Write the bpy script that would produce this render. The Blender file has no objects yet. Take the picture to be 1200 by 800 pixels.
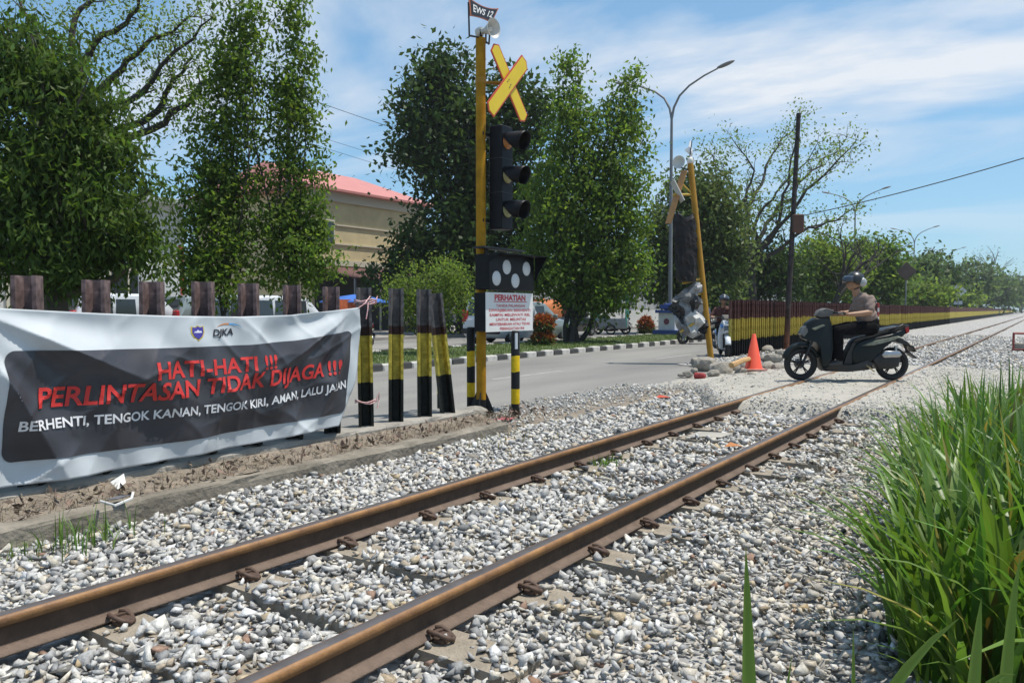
import bpy, bmesh, math, random
import numpy as np
from mathutils import Vector, Matrix, Quaternion
R = math.radians
random.seed(7); RNG = np.random.default_rng(11)
S = bpy.context.scene; COL = S.collection

# ------------------------------------------------------------------ camera
F_PX, HC = 900.0, 1.24
YAW, PITCH = math.atan(624/900), math.atan(37/900)
cam_d = bpy.data.cameras.new('camera'); cam = bpy.data.objects.new('camera', cam_d); COL.objects.link(cam)
cam_d.sensor_width = 36; cam_d.lens = 36*F_PX/1200; cam_d.clip_start = 0.05; cam_d.clip_end = 3000
cam.location = (0, 0, HC); cam.rotation_euler = (math.pi/2-PITCH, 0, YAW)
S.camera = cam
FW = Vector((-math.sin(YAW)*math.cos(PITCH), math.cos(YAW)*math.cos(PITCH), -math.sin(PITCH)))
RT = Vector((math.cos(YAW), math.sin(YAW), 0)); UP = RT.cross(FW); CAM = Vector((0, 0, HC))
def ray(px, py): return FW+RT*((px-600)/F_PX)+UP*((400-py)/F_PX)
def at(px, py, z=0.0):                      # photo pixel -> point on the level z
    r = ray(px, py); return CAM+r*((z-HC)/r.z)
def onx(px, py, X):                         # photo pixel -> point on the vertical plane x = X
    r = ray(px, py); return CAM+r*(X/r.x)
def dep(px, py, d): return CAM+ray(px, py)*d
def dep_x(px, X): return X/ray(px, 363).x   # depth of a pixel column where it meets the plane x = X

# ------------------------------------------------------------------ sky, sun, exposure
SUN_EL, SUN_AZ = R(71), R(33)                # high noon sun on the +x side
W = bpy.data.worlds.new('World'); S.world = W; W.use_nodes = True
nt = W.node_tree; N = nt.nodes; L = nt.links; N.clear()
out = N.new('ShaderNodeOutputWorld'); bg = N.new('ShaderNodeBackground'); sky = N.new('ShaderNodeTexSky')
sky.sky_type = 'NISHITA'; sky.sun_disc = False; sky.sun_elevation = SUN_EL; sky.sun_rotation = math.pi/2-SUN_AZ
sky.air_density = 1.0; sky.dust_density = 0.5; sky.ozone_density = 1.3; sky.altitude = 0
tc = N.new('ShaderNodeTexCoord'); sep = N.new('ShaderNodeSeparateXYZ'); L.new(tc.outputs['Generated'], sep.inputs[0])
def M_(op, a, b=None, c=None, tree=None):
    n = (tree or nt).nodes.new('ShaderNodeMath'); n.operation = op
    for i, v in enumerate((a, b, c)):
        if v is None: continue
        if isinstance(v, (int, float)): n.inputs[i].default_value = v
        else: (tree or nt).links.new(v, n.inputs[i])
    return n.outputs[0]
zz = M_('ADD', M_('MAXIMUM', sep.outputs[2], 0.0), 0.16)
cx = M_('DIVIDE', sep.outputs[0], zz); cyy = M_('DIVIDE', sep.outputs[1], zz)
comb = N.new('ShaderNodeCombineXYZ'); L.new(cx, comb.inputs[0]); L.new(cyy, comb.inputs[1])
mp = N.new('ShaderNodeMapping'); mp.inputs['Rotation'].default_value = (0, 0, R(-62)); mp.inputs['Scale'].default_value = (0.42, 1.15, 1)
mp.inputs['Location'].default_value = (0.9, 3.1, 0.0)
L.new(comb.outputs[0], mp.inputs[0])
n1 = N.new('ShaderNodeTexNoise'); n1.inputs['Scale'].default_value = 1.05; n1.inputs['Detail'].default_value = 9; n1.inputs['Roughness'].default_value = 0.55; n1.inputs['Distortion'].default_value = 0.7
L.new(mp.outputs[0], n1.inputs['Vector'])
rmp = N.new('ShaderNodeValToRGB'); rmp.color_ramp.elements[0].position = 0.50; rmp.color_ramp.elements[1].position = 0.65
rmp.color_ramp.elements[0].color = (0, 0, 0, 1); rmp.color_ramp.elements[1].color = (0.92, 0.92, 0.92, 1)
L.new(n1.outputs['Fac'], rmp.inputs[0])
fade = M_('MINIMUM', M_('MULTIPLY', M_('MAXIMUM', M_('SUBTRACT', sep.outputs[2], 0.04), 0.0), 5.0), 1.0)
fac = M_('MULTIPLY', rmp.outputs[0], fade)
mix = N.new('ShaderNodeMixRGB'); tint = N.new('ShaderNodeMixRGB'); tint.blend_type = 'MULTIPLY'; tint.inputs[0].default_value = 1; tint.inputs[2].default_value = (1.08, 1.62, 2.0, 1); gm = N.new('ShaderNodeGamma'); gm.inputs[1].default_value = 0.55; L.new(sky.outputs[0], gm.inputs[0]); L.new(gm.outputs[0], tint.inputs[1]); L.new(fac, mix.inputs[0]); L.new(tint.outputs[0], mix.inputs[1]); mix.inputs[2].default_value = (5.3, 5.5, 5.8, 1)
L.new(mix.outputs[0], bg.inputs[0]); bg.inputs[1].default_value = 0.15; L.new(bg.outputs[0], out.inputs[0])
sd = bpy.data.lights.new('sun', 'SUN'); sd.energy = 4.9; sd.angle = R(0.53); sd.color = (1.0, 0.945, 0.85)
sun = bpy.data.objects.new('sun', sd); COL.objects.link(sun)
SDIR = Vector((math.cos(SUN_EL)*math.cos(SUN_AZ), math.cos(SUN_EL)*math.sin(SUN_AZ), math.sin(SUN_EL)))
sun.rotation_euler = SDIR.to_track_quat('Z', 'Y').to_euler(); sun.location = (0, 0, 60)
S.view_settings.view_transform = 'Standard'; S.view_settings.look = 'None'; S.view_settings.gamma = 1; S.view_settings.use_curve_mapping = False
S.view_settings.exposure = 0.12
S.render.engine = 'CYCLES'; S.cycles.diffuse_bounces = 8; S.cycles.transmission_bounces = 8; S.cycles.max_bounces = 14; S.render.resolution_x = 1024; S.render.resolution_y = 682

# ------------------------------------------------------------------ materials
MATS = {}
def mat(name, col, rough=0.6, var=0.0, scale=8.0, col2=None, bump=0.0, bscale=40.0, metal=0.0, spec=0.5, island=0.0, trans=0.0, coat=0.0, detail=6):
    """principled material; colour varied by noise towards col2, per-island value change, noise bump, optional translucency"""
    if name in MATS: return MATS[name]
    m = bpy.data.materials.new(name); m.use_nodes = True; t = m.node_tree; n = t.nodes; l = t.links
    p = n['Principled BSDF']; p.inputs['Roughness'].default_value = rough; p.inputs['Metallic'].default_value = metal
    p.inputs['Specular IOR Level'].default_value = spec; p.inputs['Coat Weight'].default_value = coat
    c = (*col, 1); p.inputs['Base Color'].default_value = c; m.diffuse_color = c
    cur = None
    if var > 0 or bump > 0:
        co = n.new('ShaderNodeTexCoord')
    if var > 0:
        no = n.new('ShaderNodeTexNoise'); no.inputs['Scale'].default_value = scale; no.inputs['Detail'].default_value = detail; no.inputs['Roughness'].default_value = 0.65
        l.new(co.outputs['Object'], no.inputs['Vector'])
        ra = n.new('ShaderNodeValToRGB'); ra.color_ramp.elements[0].position = 0.5-0.22; ra.color_ramp.elements[1].position = 0.5+0.22
        c2 = col2 or tuple(x*(1-var) for x in col)
        ra.color_ramp.elements[0].color = (*c2, 1); ra.color_ramp.elements[1].color = c
        l.new(no.outputs['Fac'], ra.inputs[0]); cur = ra.outputs[0]
    if island > 0:
        g = n.new('ShaderNodeNewGeometry'); h = n.new('ShaderNodeHueSaturation')
        mr = n.new('ShaderNodeMapRange'); mr.inputs[3].default_value = 1-island; mr.inputs[4].default_value = 1+island
        l.new(g.outputs['Random Per Island'], mr.inputs[0]); l.new(mr.outputs[0], h.inputs['Value'])
        mr2 = n.new('ShaderNodeMapRange'); mr2.inputs[3].default_value = 0.5-island*0.05; mr2.inputs[4].default_value = 0.5+island*0.05
        mm = M_('FRACT', M_('MULTIPLY', g.outputs['Random Per Island'], 7.31, tree=t), tree=t)
        l.new(mm, mr2.inputs[0]); l.new(mr2.outputs[0], h.inputs['Hue'])
        if cur: l.new(cur, h.inputs['Color'])
        else: h.inputs['Color'].default_value = c
        cur = h.outputs[0]
    if cur: l.new(cur, p.inputs['Base Color'])
    if bump > 0:
        nb = n.new('ShaderNodeTexNoise'); nb.inputs['Scale'].default_value = bscale; nb.inputs['Detail'].default_value = 8
        l.new(co.outputs['Object'], nb.inputs['Vector'])
        bp = n.new('ShaderNodeBump'); bp.inputs['Strength'].default_value = bump; bp.inputs['Distance'].default_value = 0.02
        l.new(nb.outputs['Fac'], bp.inputs['Height']); l.new(bp.outputs[0], p.inputs['Normal'])
    if trans > 0:
        tr = n.new('ShaderNodeBsdfTranslucent'); mx = n.new('ShaderNodeMixShader'); mx.inputs[0].default_value = trans
        if cur:
            hs = n.new('ShaderNodeHueSaturation'); hs.inputs['Value'].default_value = 1.25; hs.inputs['Saturation'].default_value = 1.15
            l.new(cur, hs.inputs['Color']); l.new(hs.outputs[0], tr.inputs[0])
        else: tr.inputs[0].default_value = c
        l.new(p.outputs[0], mx.inputs[1]); l.new(tr.outputs[0], mx.inputs[2]); l.new(mx.outputs[0], n['Material Output'].inputs[0])
    MATS[name] = m
    return m
def ramp_mat(name, stops, axis=2, rough=0.6, grime=0.25, coord='Object', bump=0.15, interp='CONSTANT', smin=0.0, smax=1.0, gscale=9):
    """paint bands along one axis of the object, with grime"""
    m = bpy.data.materials.new(name); m.use_nodes = True; t = m.node_tree; n = t.nodes; l = t.links
    p = n['Principled BSDF']; p.inputs['Roughness'].default_value = rough; p.inputs['Specular IOR Level'].default_value = 0.15
    co = n.new('ShaderNodeTexCoord'); sp = n.new('ShaderNodeSeparateXYZ'); l.new(co.outputs[coord], sp.inputs[0])
    no = n.new('ShaderNodeTexNoise'); no.inputs['Scale'].default_value = gscale; no.inputs['Detail'].default_value = 8; l.new(co.outputs[coord], no.inputs['Vector'])
    jit = M_('MULTIPLY', M_('SUBTRACT', no.outputs['Fac'], 0.5, tree=t), 0.05, tree=t)
    v = M_('ADD', sp.outputs[axis], jit, tree=t)
    mr = n.new('ShaderNodeMapRange'); mr.inputs[1].default_value = smin; mr.inputs[2].default_value = smax; l.new(v, mr.inputs[0])
    ra = n.new('ShaderNodeValToRGB'); ra.color_ramp.interpolation = interp
    while len(ra.color_ramp.elements) < len(stops): ra.color_ramp.elements.new(0.5)
    for e, (pos, c) in zip(ra.color_ramp.elements, stops): e.position = pos; e.color = (*c, 1)
    l.new(mr.outputs[0], ra.inputs[0])
    mx = n.new('ShaderNodeMixRGB'); mx.blend_type = 'MULTIPLY'; mx.inputs[0].default_value = 1
    g2 = n.new('ShaderNodeMapRange'); g2.inputs[1].default_value = 0.3; g2.inputs[2].default_value = 0.7; g2.inputs[3].default_value = 1-grime*1.6; g2.inputs[4].default_value = 1+grime*0.5
    n2 = n.new('ShaderNodeTexNoise'); n2.inputs['Scale'].default_value = gscale*2.2; n2.inputs['Detail'].default_value = 8; l.new(co.outputs[coord], n2.inputs['Vector'])
    l.new(n2.outputs['Fac'], g2.inputs[0]); l.new(ra.outputs[0], mx.inputs[1]); l.new(g2.outputs[0], mx.inputs[2]); l.new(mx.outputs[0], p.inputs['Base Color'])
    bp = n.new('ShaderNodeBump'); bp.inputs['Strength'].default_value = bump; bp.inputs['Distance'].default_value = 0.01
    l.new(n2.outputs['Fac'], bp.inputs['Height']); l.new(bp.outputs[0], p.inputs['Normal'])
    return m
def stone_mat(name, cols, rough=0.85, tint=None):
    """each stone (mesh island) takes one of a list of colours"""
    m = bpy.data.materials.new(name); m.use_nodes = True; t = m.node_tree; n = t.nodes; l = t.links
    p = n['Principled BSDF']; p.inputs['Roughness'].default_value = rough; p.inputs['Specular IOR Level'].default_value = 0.3
    g = n.new('ShaderNodeNewGeometry'); ra = n.new('ShaderNodeValToRGB'); ra.color_ramp.interpolation = 'CONSTANT'
    while len(ra.color_ramp.elements) < len(cols): ra.color_ramp.elements.new(0.5)
    tot = sum(w for w, c in cols); a = 0
    for e, (w, c) in zip(ra.color_ramp.elements, cols): e.position = a/tot; e.color = (*c, 1); a += w
    l.new(g.outputs['Random Per Island'], ra.inputs[0])
    co = n.new('ShaderNodeTexCoord'); no = n.new('ShaderNodeTexNoise'); no.inputs['Scale'].default_value = 55; no.inputs['Detail'].default_value = 6; no.inputs['Roughness'].default_value = 0.7
    l.new(co.outputs['Object'], no.inputs['Vector'])
    mr = n.new('ShaderNodeMapRange'); mr.inputs[1].default_value = 0.3; mr.inputs[2].default_value = 0.7; mr.inputs[3].default_value = 0.62; mr.inputs[4].default_value = 1.25; l.new(no.outputs['Fac'], mr.inputs[0])
    mx = n.new('ShaderNodeMixRGB'); mx.blend_type = 'MULTIPLY'; mx.inputs[0].default_value = 1; l.new(ra.outputs[0], mx.inputs[1]); l.new(mr.outputs[0], mx.inputs[2])
    l.new(mx.outputs[0], p.inputs['Base Color'])
    nb = n.new('ShaderNodeTexNoise'); nb.inputs['Scale'].default_value = 120; nb.inputs['Detail'].default_value = 5; l.new(co.outputs['Object'], nb.inputs['Vector'])
    bp = n.new('ShaderNodeBump'); bp.inputs['Strength'].default_value = 0.5; bp.inputs['Distance'].default_value = 0.006
    l.new(nb.outputs['Fac'], bp.inputs['Height']); l.new(bp.outputs[0], p.inputs['Normal'])
    return m

# ------------------------------------------------------------------ mesh helpers
def tag(o, label=None, cat=None, group=None, kind=None):
    if label: o['label'] = label
    if cat: o['category'] = cat
    if group: o['group'] = group
    if kind: o['kind'] = kind
    return o
def link(name, me, parent=None, mats=()):
    o = bpy.data.objects.new(name, me); COL.objects.link(o)
    for m in mats: me.materials.append(m)
    if parent: o.parent = parent
    return o
def empty(name, loc=(0, 0, 0), rz=0, parent=None):
    o = bpy.data.objects.new(name, None); COL.objects.link(o); o.location = loc; o.rotation_euler = (0, 0, rz); o.empty_display_size = 0.2
    if parent: o.parent = parent
    return o
def np_mesh(name, V, Fc, mi=None, smooth=False):
    """V (n,3), Fc (m,k) arrays -> mesh, fast"""
    me = bpy.data.meshes.new(name); V = np.ascontiguousarray(V, dtype=np.float32); Fc = np.ascontiguousarray(Fc, dtype=np.int32)
    k = Fc.shape[1]; me.vertices.add(len(V)); me.vertices.foreach_set('co', V.ravel())
    me.loops.add(Fc.size); me.loops.foreach_set('vertex_index', Fc.ravel())
    me.polygons.add(len(Fc)); me.polygons.foreach_set('loop_start', np.arange(0, Fc.size, k, dtype=np.int32)); me.polygons.foreach_set('loop_total', np.full(len(Fc), k, dtype=np.int32))
    if mi is not None: me.polygons.foreach_set('material_index', np.ascontiguousarray(mi, dtype=np.int32))
    if smooth: me.polygons.foreach_set('use_smooth', np.ones(len(Fc), dtype=bool))
    me.update(calc_edges=True); me.validate(); return me
class MB:
    def __init__(s): s.v = []; s.f = []; s.m = []; s.mi = 0; s.sm = []; s.smooth = False
    def add(s, vs, fs):
        b = len(s.v); s.v += [tuple(p) for p in vs]
        for f in fs: s.f.append([b+i for i in f]); s.m.append(s.mi); s.sm.append(s.smooth)
        return s
    def box(s, c, d, rz=0.0, rot=None, ch=0.0):
        x, y, z = (q/2 for q in d); M = rot or Matrix.Rotation(rz, 3, 'Z'); c = Vector(c)
        if ch > 0:
            return s.prism([(-x+ch, -y), (x-ch, -y), (x, -y+ch), (x, y-ch), (x-ch, y), (-x+ch, y), (-x, y-ch), (-x, -y+ch)], -z, z, ch, M, c)
        P = [c+M@Vector((i*x, j*y, k*z)) for i, j, k in ((-1,-1,-1),(1,-1,-1),(1,1,-1),(-1,1,-1),(-1,-1,1),(1,-1,1),(1,1,1),(-1,1,1))]
        return s.add(P, [(0,3,2,1),(4,5,6,7),(0,1,5,4),(1,2,6,5),(2,3,7,6),(3,0,4,7)])
    def prism(s, poly, z0, z1, ch=0.0, M=None, c=None):
        """poly (ccw xy) extruded z0..z1 with chamfered ends"""
        M = M or Matrix.Identity(3); c = Vector(c or (0, 0, 0)); n = len(poly)
        cxm = sum(p[0] for p in poly)/n; cym = sum(p[1] for p in poly)/n
        def ins(p, q):
            d = Vector((p[0]-cxm, p[1]-cym)); r = d.length or 1; k = max(0.0, 1-q/r); return (cxm+d.x*k, cym+d.y*k)
        rings = [(z0, 0), (z1, 0)] if ch <= 0 else [(z0, ch), (z0+ch, 0), (z1-ch, 0), (z1, ch)]
        vs = []
        for z, q in rings: vs += [c+M@Vector((*(ins(p, q)), z)) for p in poly]
        fs = [tuple(range(n-1, -1, -1)), tuple((len(rings)-1)*n+i for i in range(n))]
        for r in range(len(rings)-1):
            for i in range(n): j = (i+1) % n; fs.append((r*n+i, r*n+j, (r+1)*n+j, (r+1)*n+i))
        return s.add(vs, fs)
    def tube(s, path, rad, n=8, cap=True):
        path = [Vector(p) for p in path]; k = len(path)
        if isinstance(rad, (int, float)): rad = [rad]*k
        vs = []; fs = []; ref = None
        for i, p in enumerate(path):
            t = (path[min(i+1, k-1)]-path[max(i-1, 0)]).normalized()
            if ref is None: ref = Vector((0, 0, 1)) if abs(t.z) < 0.9 else Vector((1, 0, 0))
            a = (ref-t*ref.dot(t)).normalized(); ref = a; b = t.cross(a)
            vs += [p+(a*math.cos(2*math.pi*j/n)+b*math.sin(2*math.pi*j/n))*rad[i] for j in range(n)]
        for i in range(k-1):
            for j in range(n): q = (j+1) % n; fs.append((i*n+j, i*n+q, (i+1)*n+q, (i+1)*n+j))
        if cap: fs += [tuple(range(n-1, -1, -1)), tuple((k-1)*n+j for j in range(n))]
        return s.add(vs, fs)
    def lathe(s, prof, c=(0, 0, 0), axis='Z', n=20, M=None):
        """prof list of (r, h) along the axis"""
        c = Vector(c); M = M or {'Z': Matrix.Identity(3), 'X': Matrix.Rotation(R(90), 3, 'Y'), 'Y': Matrix.Rotation(R(-90), 3, 'X')}[axis]
        vs = []; fs = []
        for r, h in prof: vs += [c+M@Vector((r*math.cos(2*math.pi*j/n), r*math.sin(2*math.pi*j/n), h)) for j in range(n)]
        for i in range(len(prof)-1):
            for j in range(n): q = (j+1) % n; fs.append((i*n+j, i*n+q, (i+1)*n+q, (i+1)*n+j))
        if prof[0][0] > 1e-4: fs.append(tuple(range(n-1, -1, -1)))
        if prof[-1][0] > 1e-4: fs.append(tuple((len(prof)-1)*n+j for j in range(n)))
        return s.add(vs, fs)
    def torus(s, c, R0, r0, axis='Y', n=28, k=8, sq=1.0):
        M = {'Z': Matrix.Identity(3), 'X': Matrix.Rotation(R(90), 3, 'Y'), 'Y': Matrix.Rotation(R(-90), 3, 'X')}[axis]; c = Vector(c); vs = []; fs = []
        for i in range(n):
            a = 2*math.pi*i/n
            for j in range(k):
                b = 2*math.pi*j/k; rr = R0+r0*math.cos(b); vs.append(c+M@Vector((rr*math.cos(a), rr*math.sin(a), r0*sq*math.sin(b))))
        for i in range(n):
            for j in range(k): fs.append((i*k+j, ((i+1) % n)*k+j, ((i+1) % n)*k+(j+1) % k, i*k+(j+1) % k))
        return s.add(vs, fs)
    def side(s, poly, hw, ch=0.25, c=(0, 0, 0)):
        """side profile poly (x,z) extruded to +-hw in y, edges rounded in two steps"""
        n = len(poly); mx = sum(p[0] for p in poly)/n; mz = sum(p[1] for p in poly)/n; vs = []; fs = []; c = Vector(c)
        hws = hw if isinstance(hw, (list, tuple)) else [hw]*n
        lev = [(-1, 1-ch*0.55), (-0.9, 1-ch*0.2), (-0.72, 1), (0.72, 1), (0.9, 1-ch*0.2), (1, 1-ch*0.55)]
        for y, k in lev: vs += [c+Vector((mx+(p[0]-mx)*k, y*h, mz+(p[1]-mz)*k)) for p, h in zip(poly, hws)]
        for r in range(5):
            for i in range(n): j = (i+1) % n; fs.append((r*n+i, r*n+j, (r+1)*n+j, (r+1)*n+i))
        fs += [tuple(range(n)), tuple(5*n+i for i in range(n-1, -1, -1))]
        return s.add(vs, fs)
    def ell(s, c, r, n=12, k=8, M=None):
        vs = []; fs = []; c = Vector(c); M = M or Matrix.Identity(3)
        for i in range(k+1):
            a = math.pi*i/k
            for j in range(n):
                b = 2*math.pi*j/n; vs.append(c+M@Vector((r[0]*math.sin(a)*math.cos(b), r[1]*math.sin(a)*math.sin(b), r[2]*math.cos(a))))
        for i in range(k):
            for j in range(n): q = (j+1) % n; fs.append((i*n+j, (i+1)*n+j, (i+1)*n+q, i*n+q))
        return s.add(vs, fs)
    def mesh(s, name):
        me = bpy.data.meshes.new(name); me.from_pydata(s.v, [], s.f); me.polygons.foreach_set('material_index', s.m); me.polygons.foreach_set('use_smooth', s.sm); me.update()
        bm = bmesh.new(); bm.from_mesh(me); bmesh.ops.remove_doubles(bm, verts=bm.verts, dist=1e-6); bmesh.ops.recalc_face_normals(bm, faces=bm.faces); bm.to_mesh(me); bm.free(); return me
    def build(s, name, mats, parent=None, auto=None):
        mats = mats if isinstance(mats, (list, tuple)) else [mats]
        me = s.mesh(name); o = link(name, me, parent, mats)
        if auto:
            me.polygons.foreach_set('use_smooth', np.ones(len(me.polygons), dtype=bool)); me.set_sharp_from_angle(angle=R(auto))
        return o
def copy_tree(o, parent=None):
    c = o.copy(); COL.objects.link(c); c.parent = parent
    for ch in list(o.children): copy_tree(ch, c)
    return c
def remesh(mb, voxel, smooth=4):
    """union of overlapping solids -> one continuous skin"""
    o = link('tmp', mb.mesh('tmp')); md = o.modifiers.new('r', 'REMESH'); md.mode = 'VOXEL'; md.voxel_size = voxel
    if smooth: ms = o.modifiers.new('s', 'SMOOTH'); ms.factor = 0.5; ms.iterations = smooth
    dg = bpy.context.evaluated_depsgraph_get(); dg.update(); me = bpy.data.meshes.new_from_object(o.evaluated_get(dg))
    bpy.data.objects.remove(o); me.materials.clear(); me.polygons.foreach_set('use_smooth', np.ones(len(me.polygons), dtype=bool)); return me
def text_geo(body, offset=0.0, shear=0.0, cuts=(0, 0), space=1.0):
    """lettering as flat triangles normalised to the unit square (0..1, 0..1)"""
    cu = bpy.data.curves.new('txt', 'FONT'); cu.body = body; cu.offset = offset; cu.shear = shear; cu.resolution_u = 3; cu.space_character = space
    o = bpy.data.objects.new('txt', cu); COL.objects.link(o); dg = bpy.context.evaluated_depsgraph_get(); dg.update()
    me = bpy.data.meshes.new_from_object(o.evaluated_get(dg)); bpy.data.objects.remove(o)
    bm = bmesh.new(); bm.from_mesh(me); bpy.data.meshes.remove(me)
    xs = [v.co.x for v in bm.verts]; x0, x1 = min(xs), max(xs); y0, y1 = 0.0, 0.0
    # cap height from a capital
    ys = [v.co.y for v in bm.verts]; y1 = max(ys); y0 = 0.0
    for v in bm.verts: v.co = ((v.co.x-x0)/(x1-x0), (v.co.y-y0)/(y1-y0), 0)
    for ax, k in ((0, cuts[0]), (1, cuts[1])):
        for i in range(1, k):
            no = [0, 0, 0]; no[ax] = 1; co = [0, 0, 0]; co[ax] = i/k
            bmesh.ops.bisect_plane(bm, geom=bm.verts[:]+bm.edges[:]+bm.faces[:], plane_co=co, plane_no=no)
    bm.verts.index_update()
    V = [tuple(v.co) for v in bm.verts]; Fc = [[v.index for v in f.verts] for f in bm.faces]; bm.free(); return V, Fc
def lettering(name, body, fn, m, parent, **k):
    V, Fc = text_geo(body, **k); mb = MB(); mb.add([fn(x, y) for x, y, _ in V], Fc)
    me = bpy.data.meshes.new(name); me.from_pydata([tuple(p) for p in mb.v], [], mb.f); me.update(); return link(name, me, parent, [m])
def vnoise(x, y, seed=0):
    """smooth value noise for numpy arrays"""
    x = np.asarray(x, float); y = np.asarray(y, float); xi = np.floor(x).astype(np.int64); yi = np.floor(y).astype(np.int64); fx = x-xi; fy = y-yi
    def h(a, b): n = (a*374761393+b*668265263+seed*982451653) & 0x7fffffff; n = (n ^ (n >> 13))*1274126177 & 0x7fffffff; return ((n ^ (n >> 16)) & 0xffff)/65535.0
    fx = fx*fx*(3-2*fx); fy = fy*fy*(3-2*fy)
    return (h(xi, yi)*(1-fx)+h(xi+1, yi)*fx)*(1-fy)+(h(xi, yi+1)*(1-fx)+h(xi+1, yi+1)*fx)*fy
def grid_sheet(name, x0, x1, y0, y1, nx, ny, zf, m, smooth=True):
    xs = np.linspace(x0, x1, nx+1); ys = np.linspace(y0, y1, ny+1); X, Y = np.meshgrid(xs, ys); Z = zf(X, Y)
    V = np.stack([X.ravel(), Y.ravel(), Z.ravel()], 1); i = np.arange(nx)[None, :]+np.arange(ny)[:, None]*(nx+1)
    Fc = np.stack([i, i+1, i+nx+2, i+nx+1], -1).reshape(-1, 4)
    return link(name, np_mesh(name, V, Fc, smooth=smooth), None, [m])

# ================================================================== the setting
XL, XR = -3.03, -1.89                       # rail centre lines (metre gauge track)
m_dirt = mat('dry_soil', (0.26, 0.215, 0.165), 0.95, 0.45, 3.0, bump=0.6, bscale=30)
m_asph = mat('faded_asphalt', (0.24, 0.235, 0.228), 0.9, 0.0, 0.7, bump=0.5, bscale=90, spec=0.3)
def asphalt_nodes(m):
    t = m.node_tree; n = t.nodes; l = t.links; p = n['Principled BSDF']; co = n.new('ShaderNodeTexCoord')
    a = n.new('ShaderNodeTexNoise'); a.inputs['Scale'].default_value = 0.35; a.inputs['Detail'].default_value = 9; a.inputs['Roughness'].default_value = 0.6
    mpp = n.new('ShaderNodeMapping'); mpp.inputs['Scale'].default_value = (1.6, 0.25, 1); l.new(co.outputs['Object'], mpp.inputs[0]); l.new(mpp.outputs[0], a.inputs['Vector'])
    b = n.new('ShaderNodeTexNoise'); b.inputs['Scale'].default_value = 60; b.inputs['Detail'].default_value = 3; l.new(co.outputs['Object'], b.inputs['Vector'])
    r1 = n.new('ShaderNodeValToRGB'); r1.color_ramp.elements[0].position = 0.3; r1.color_ramp.elements[1].position = 0.7
    r1.color_ramp.elements[0].color = (0.15, 0.147, 0.142, 1); r1.color_ramp.elements[1].color = (0.27, 0.26, 0.242, 1); l.new(a.outputs['Fac'], r1.inputs[0])
    mr = n.new('ShaderNodeMapRange'); mr.inputs[1].default_value = 0.3; mr.inputs[2].default_value = 0.7; mr.inputs[3].default_value = 0.75; mr.inputs[4].default_value = 1.22; l.new(b.outputs['Fac'], mr.inputs[0])
    mx = n.new('ShaderNodeMixRGB'); mx.blend_type = 'MULTIPLY'; mx.inputs[0].default_value = 1; l.new(r1.outputs[0], mx.inputs[1]); l.new(mr.outputs[0], mx.inputs[2]); l.new(mx.outputs[0], p.inputs['Base Color'])
asphalt_nodes(m_asph)
m_conc = mat('weathered_concrete', (0.30, 0.28, 0.245), 0.9, 0.5, 5.0, bump=0.5, bscale=35)
m_slab = mat('dusty_crossing', (0.42, 0.395, 0.345), 0.95, 0.36, 3.2, bump=0.7, bscale=45)
m_pave = mat('pale_pavement', (0.33, 0.31, 0.285), 0.9, 0.3, 1.5, bump=0.2)
m_lawn = mat('lawn_soil', (0.085, 0.12, 0.035), 0.95, 0.5, 2.5, bump=0.6, bscale=20)
def flat(name, x0, x1, y0, y1, z, m, kind='structure'):
    o = link(name, np_mesh(name, np.array([[x0, y0, z], [x1, y0, z], [x1, y1, z], [x0, y1, z]]), np.array([[0, 1, 2, 3]])), None, [m]); tag(o, kind=kind); return o
flat('ground', -900, 900, -300, 2200, -0.085, m_dirt)
flat('road', -11.15, -5.02, -60, 900, 0.0, m_asph)
flat('far_carriageway', -22.0, -14.95, -60, 900, 0.0, m_asph)
pv = MB(); pv.box((-29.5, 420, 0.03), (15, 960, 0.2)); tag(pv.build('pavement', m_pave), kind='structure')
# worn lane dashes
m_dash = mat('worn_road_paint', (0.42, 0.41, 0.39), 0.9, 0.45, 9.0)
rm = empty('road_marking'); tag(rm, kind='structure')
for k in range(9):
    y = 4+k*7.0; mb = MB(); mb.add([(-8.1, y, 0.004), (-8.0, y, 0.004), (-8.0, y+2.4, 0.004), (-8.1, y+2.4, 0.004)], [(0, 1, 2, 3)]); mb.build('dash', m_dash, rm)
# median with kerbstones
md = MB(); md.box((-13.05, 420, 0.02), (3.3, 960, 0.18)); tag(md.build('median', m_lawn), kind='structure')
m_kb = mat('black_kerb_paint', (0.07, 0.07, 0.068), 0.85, 0.4, 12, bump=0.4); m_kw = mat('white_kerb_paint', (0.62, 0.6, 0.56), 0.85, 0.4, 9, bump=0.4)
kerb = empty('kerb', (0, 0, 0)); tag(kerb, kind='structure')
kme = []
for m in (m_kb, m_kw):
    mb = MB(); mb.box((0, 0, 0), (0.2, 0.43, 0.3), ch=0.025); me = mb.mesh('kerbstone'); me.materials.append(m); kme.append(me)
for side, n0, n1 in ((-11.15, 0, 190), (-14.95, 20, 120)):
    for i in range(n0, n1):
        o = bpy.data.objects.new('kerbstone', kme[i % 2]); COL.objects.link(o); o.parent = kerb
        o.location = (side+(0.05 if side > -13 else -0.05)+random.uniform(-.008, .008), -3+i*0.44, -0.01+random.uniform(-.01, .01)); o.rotation_euler = (0, 0, R(random.uniform(-1.2, 1.2)))
mb = MB(); mb.box((-11.1, 90.6+300, 0.0), (0.18, 620, 0.26)); mb.box((-15.0, 55+340, 0.0), (0.18, 680, 0.26)); tag(mb.build('kerb_run', m_conc, kerb), kind='stuff')

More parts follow.
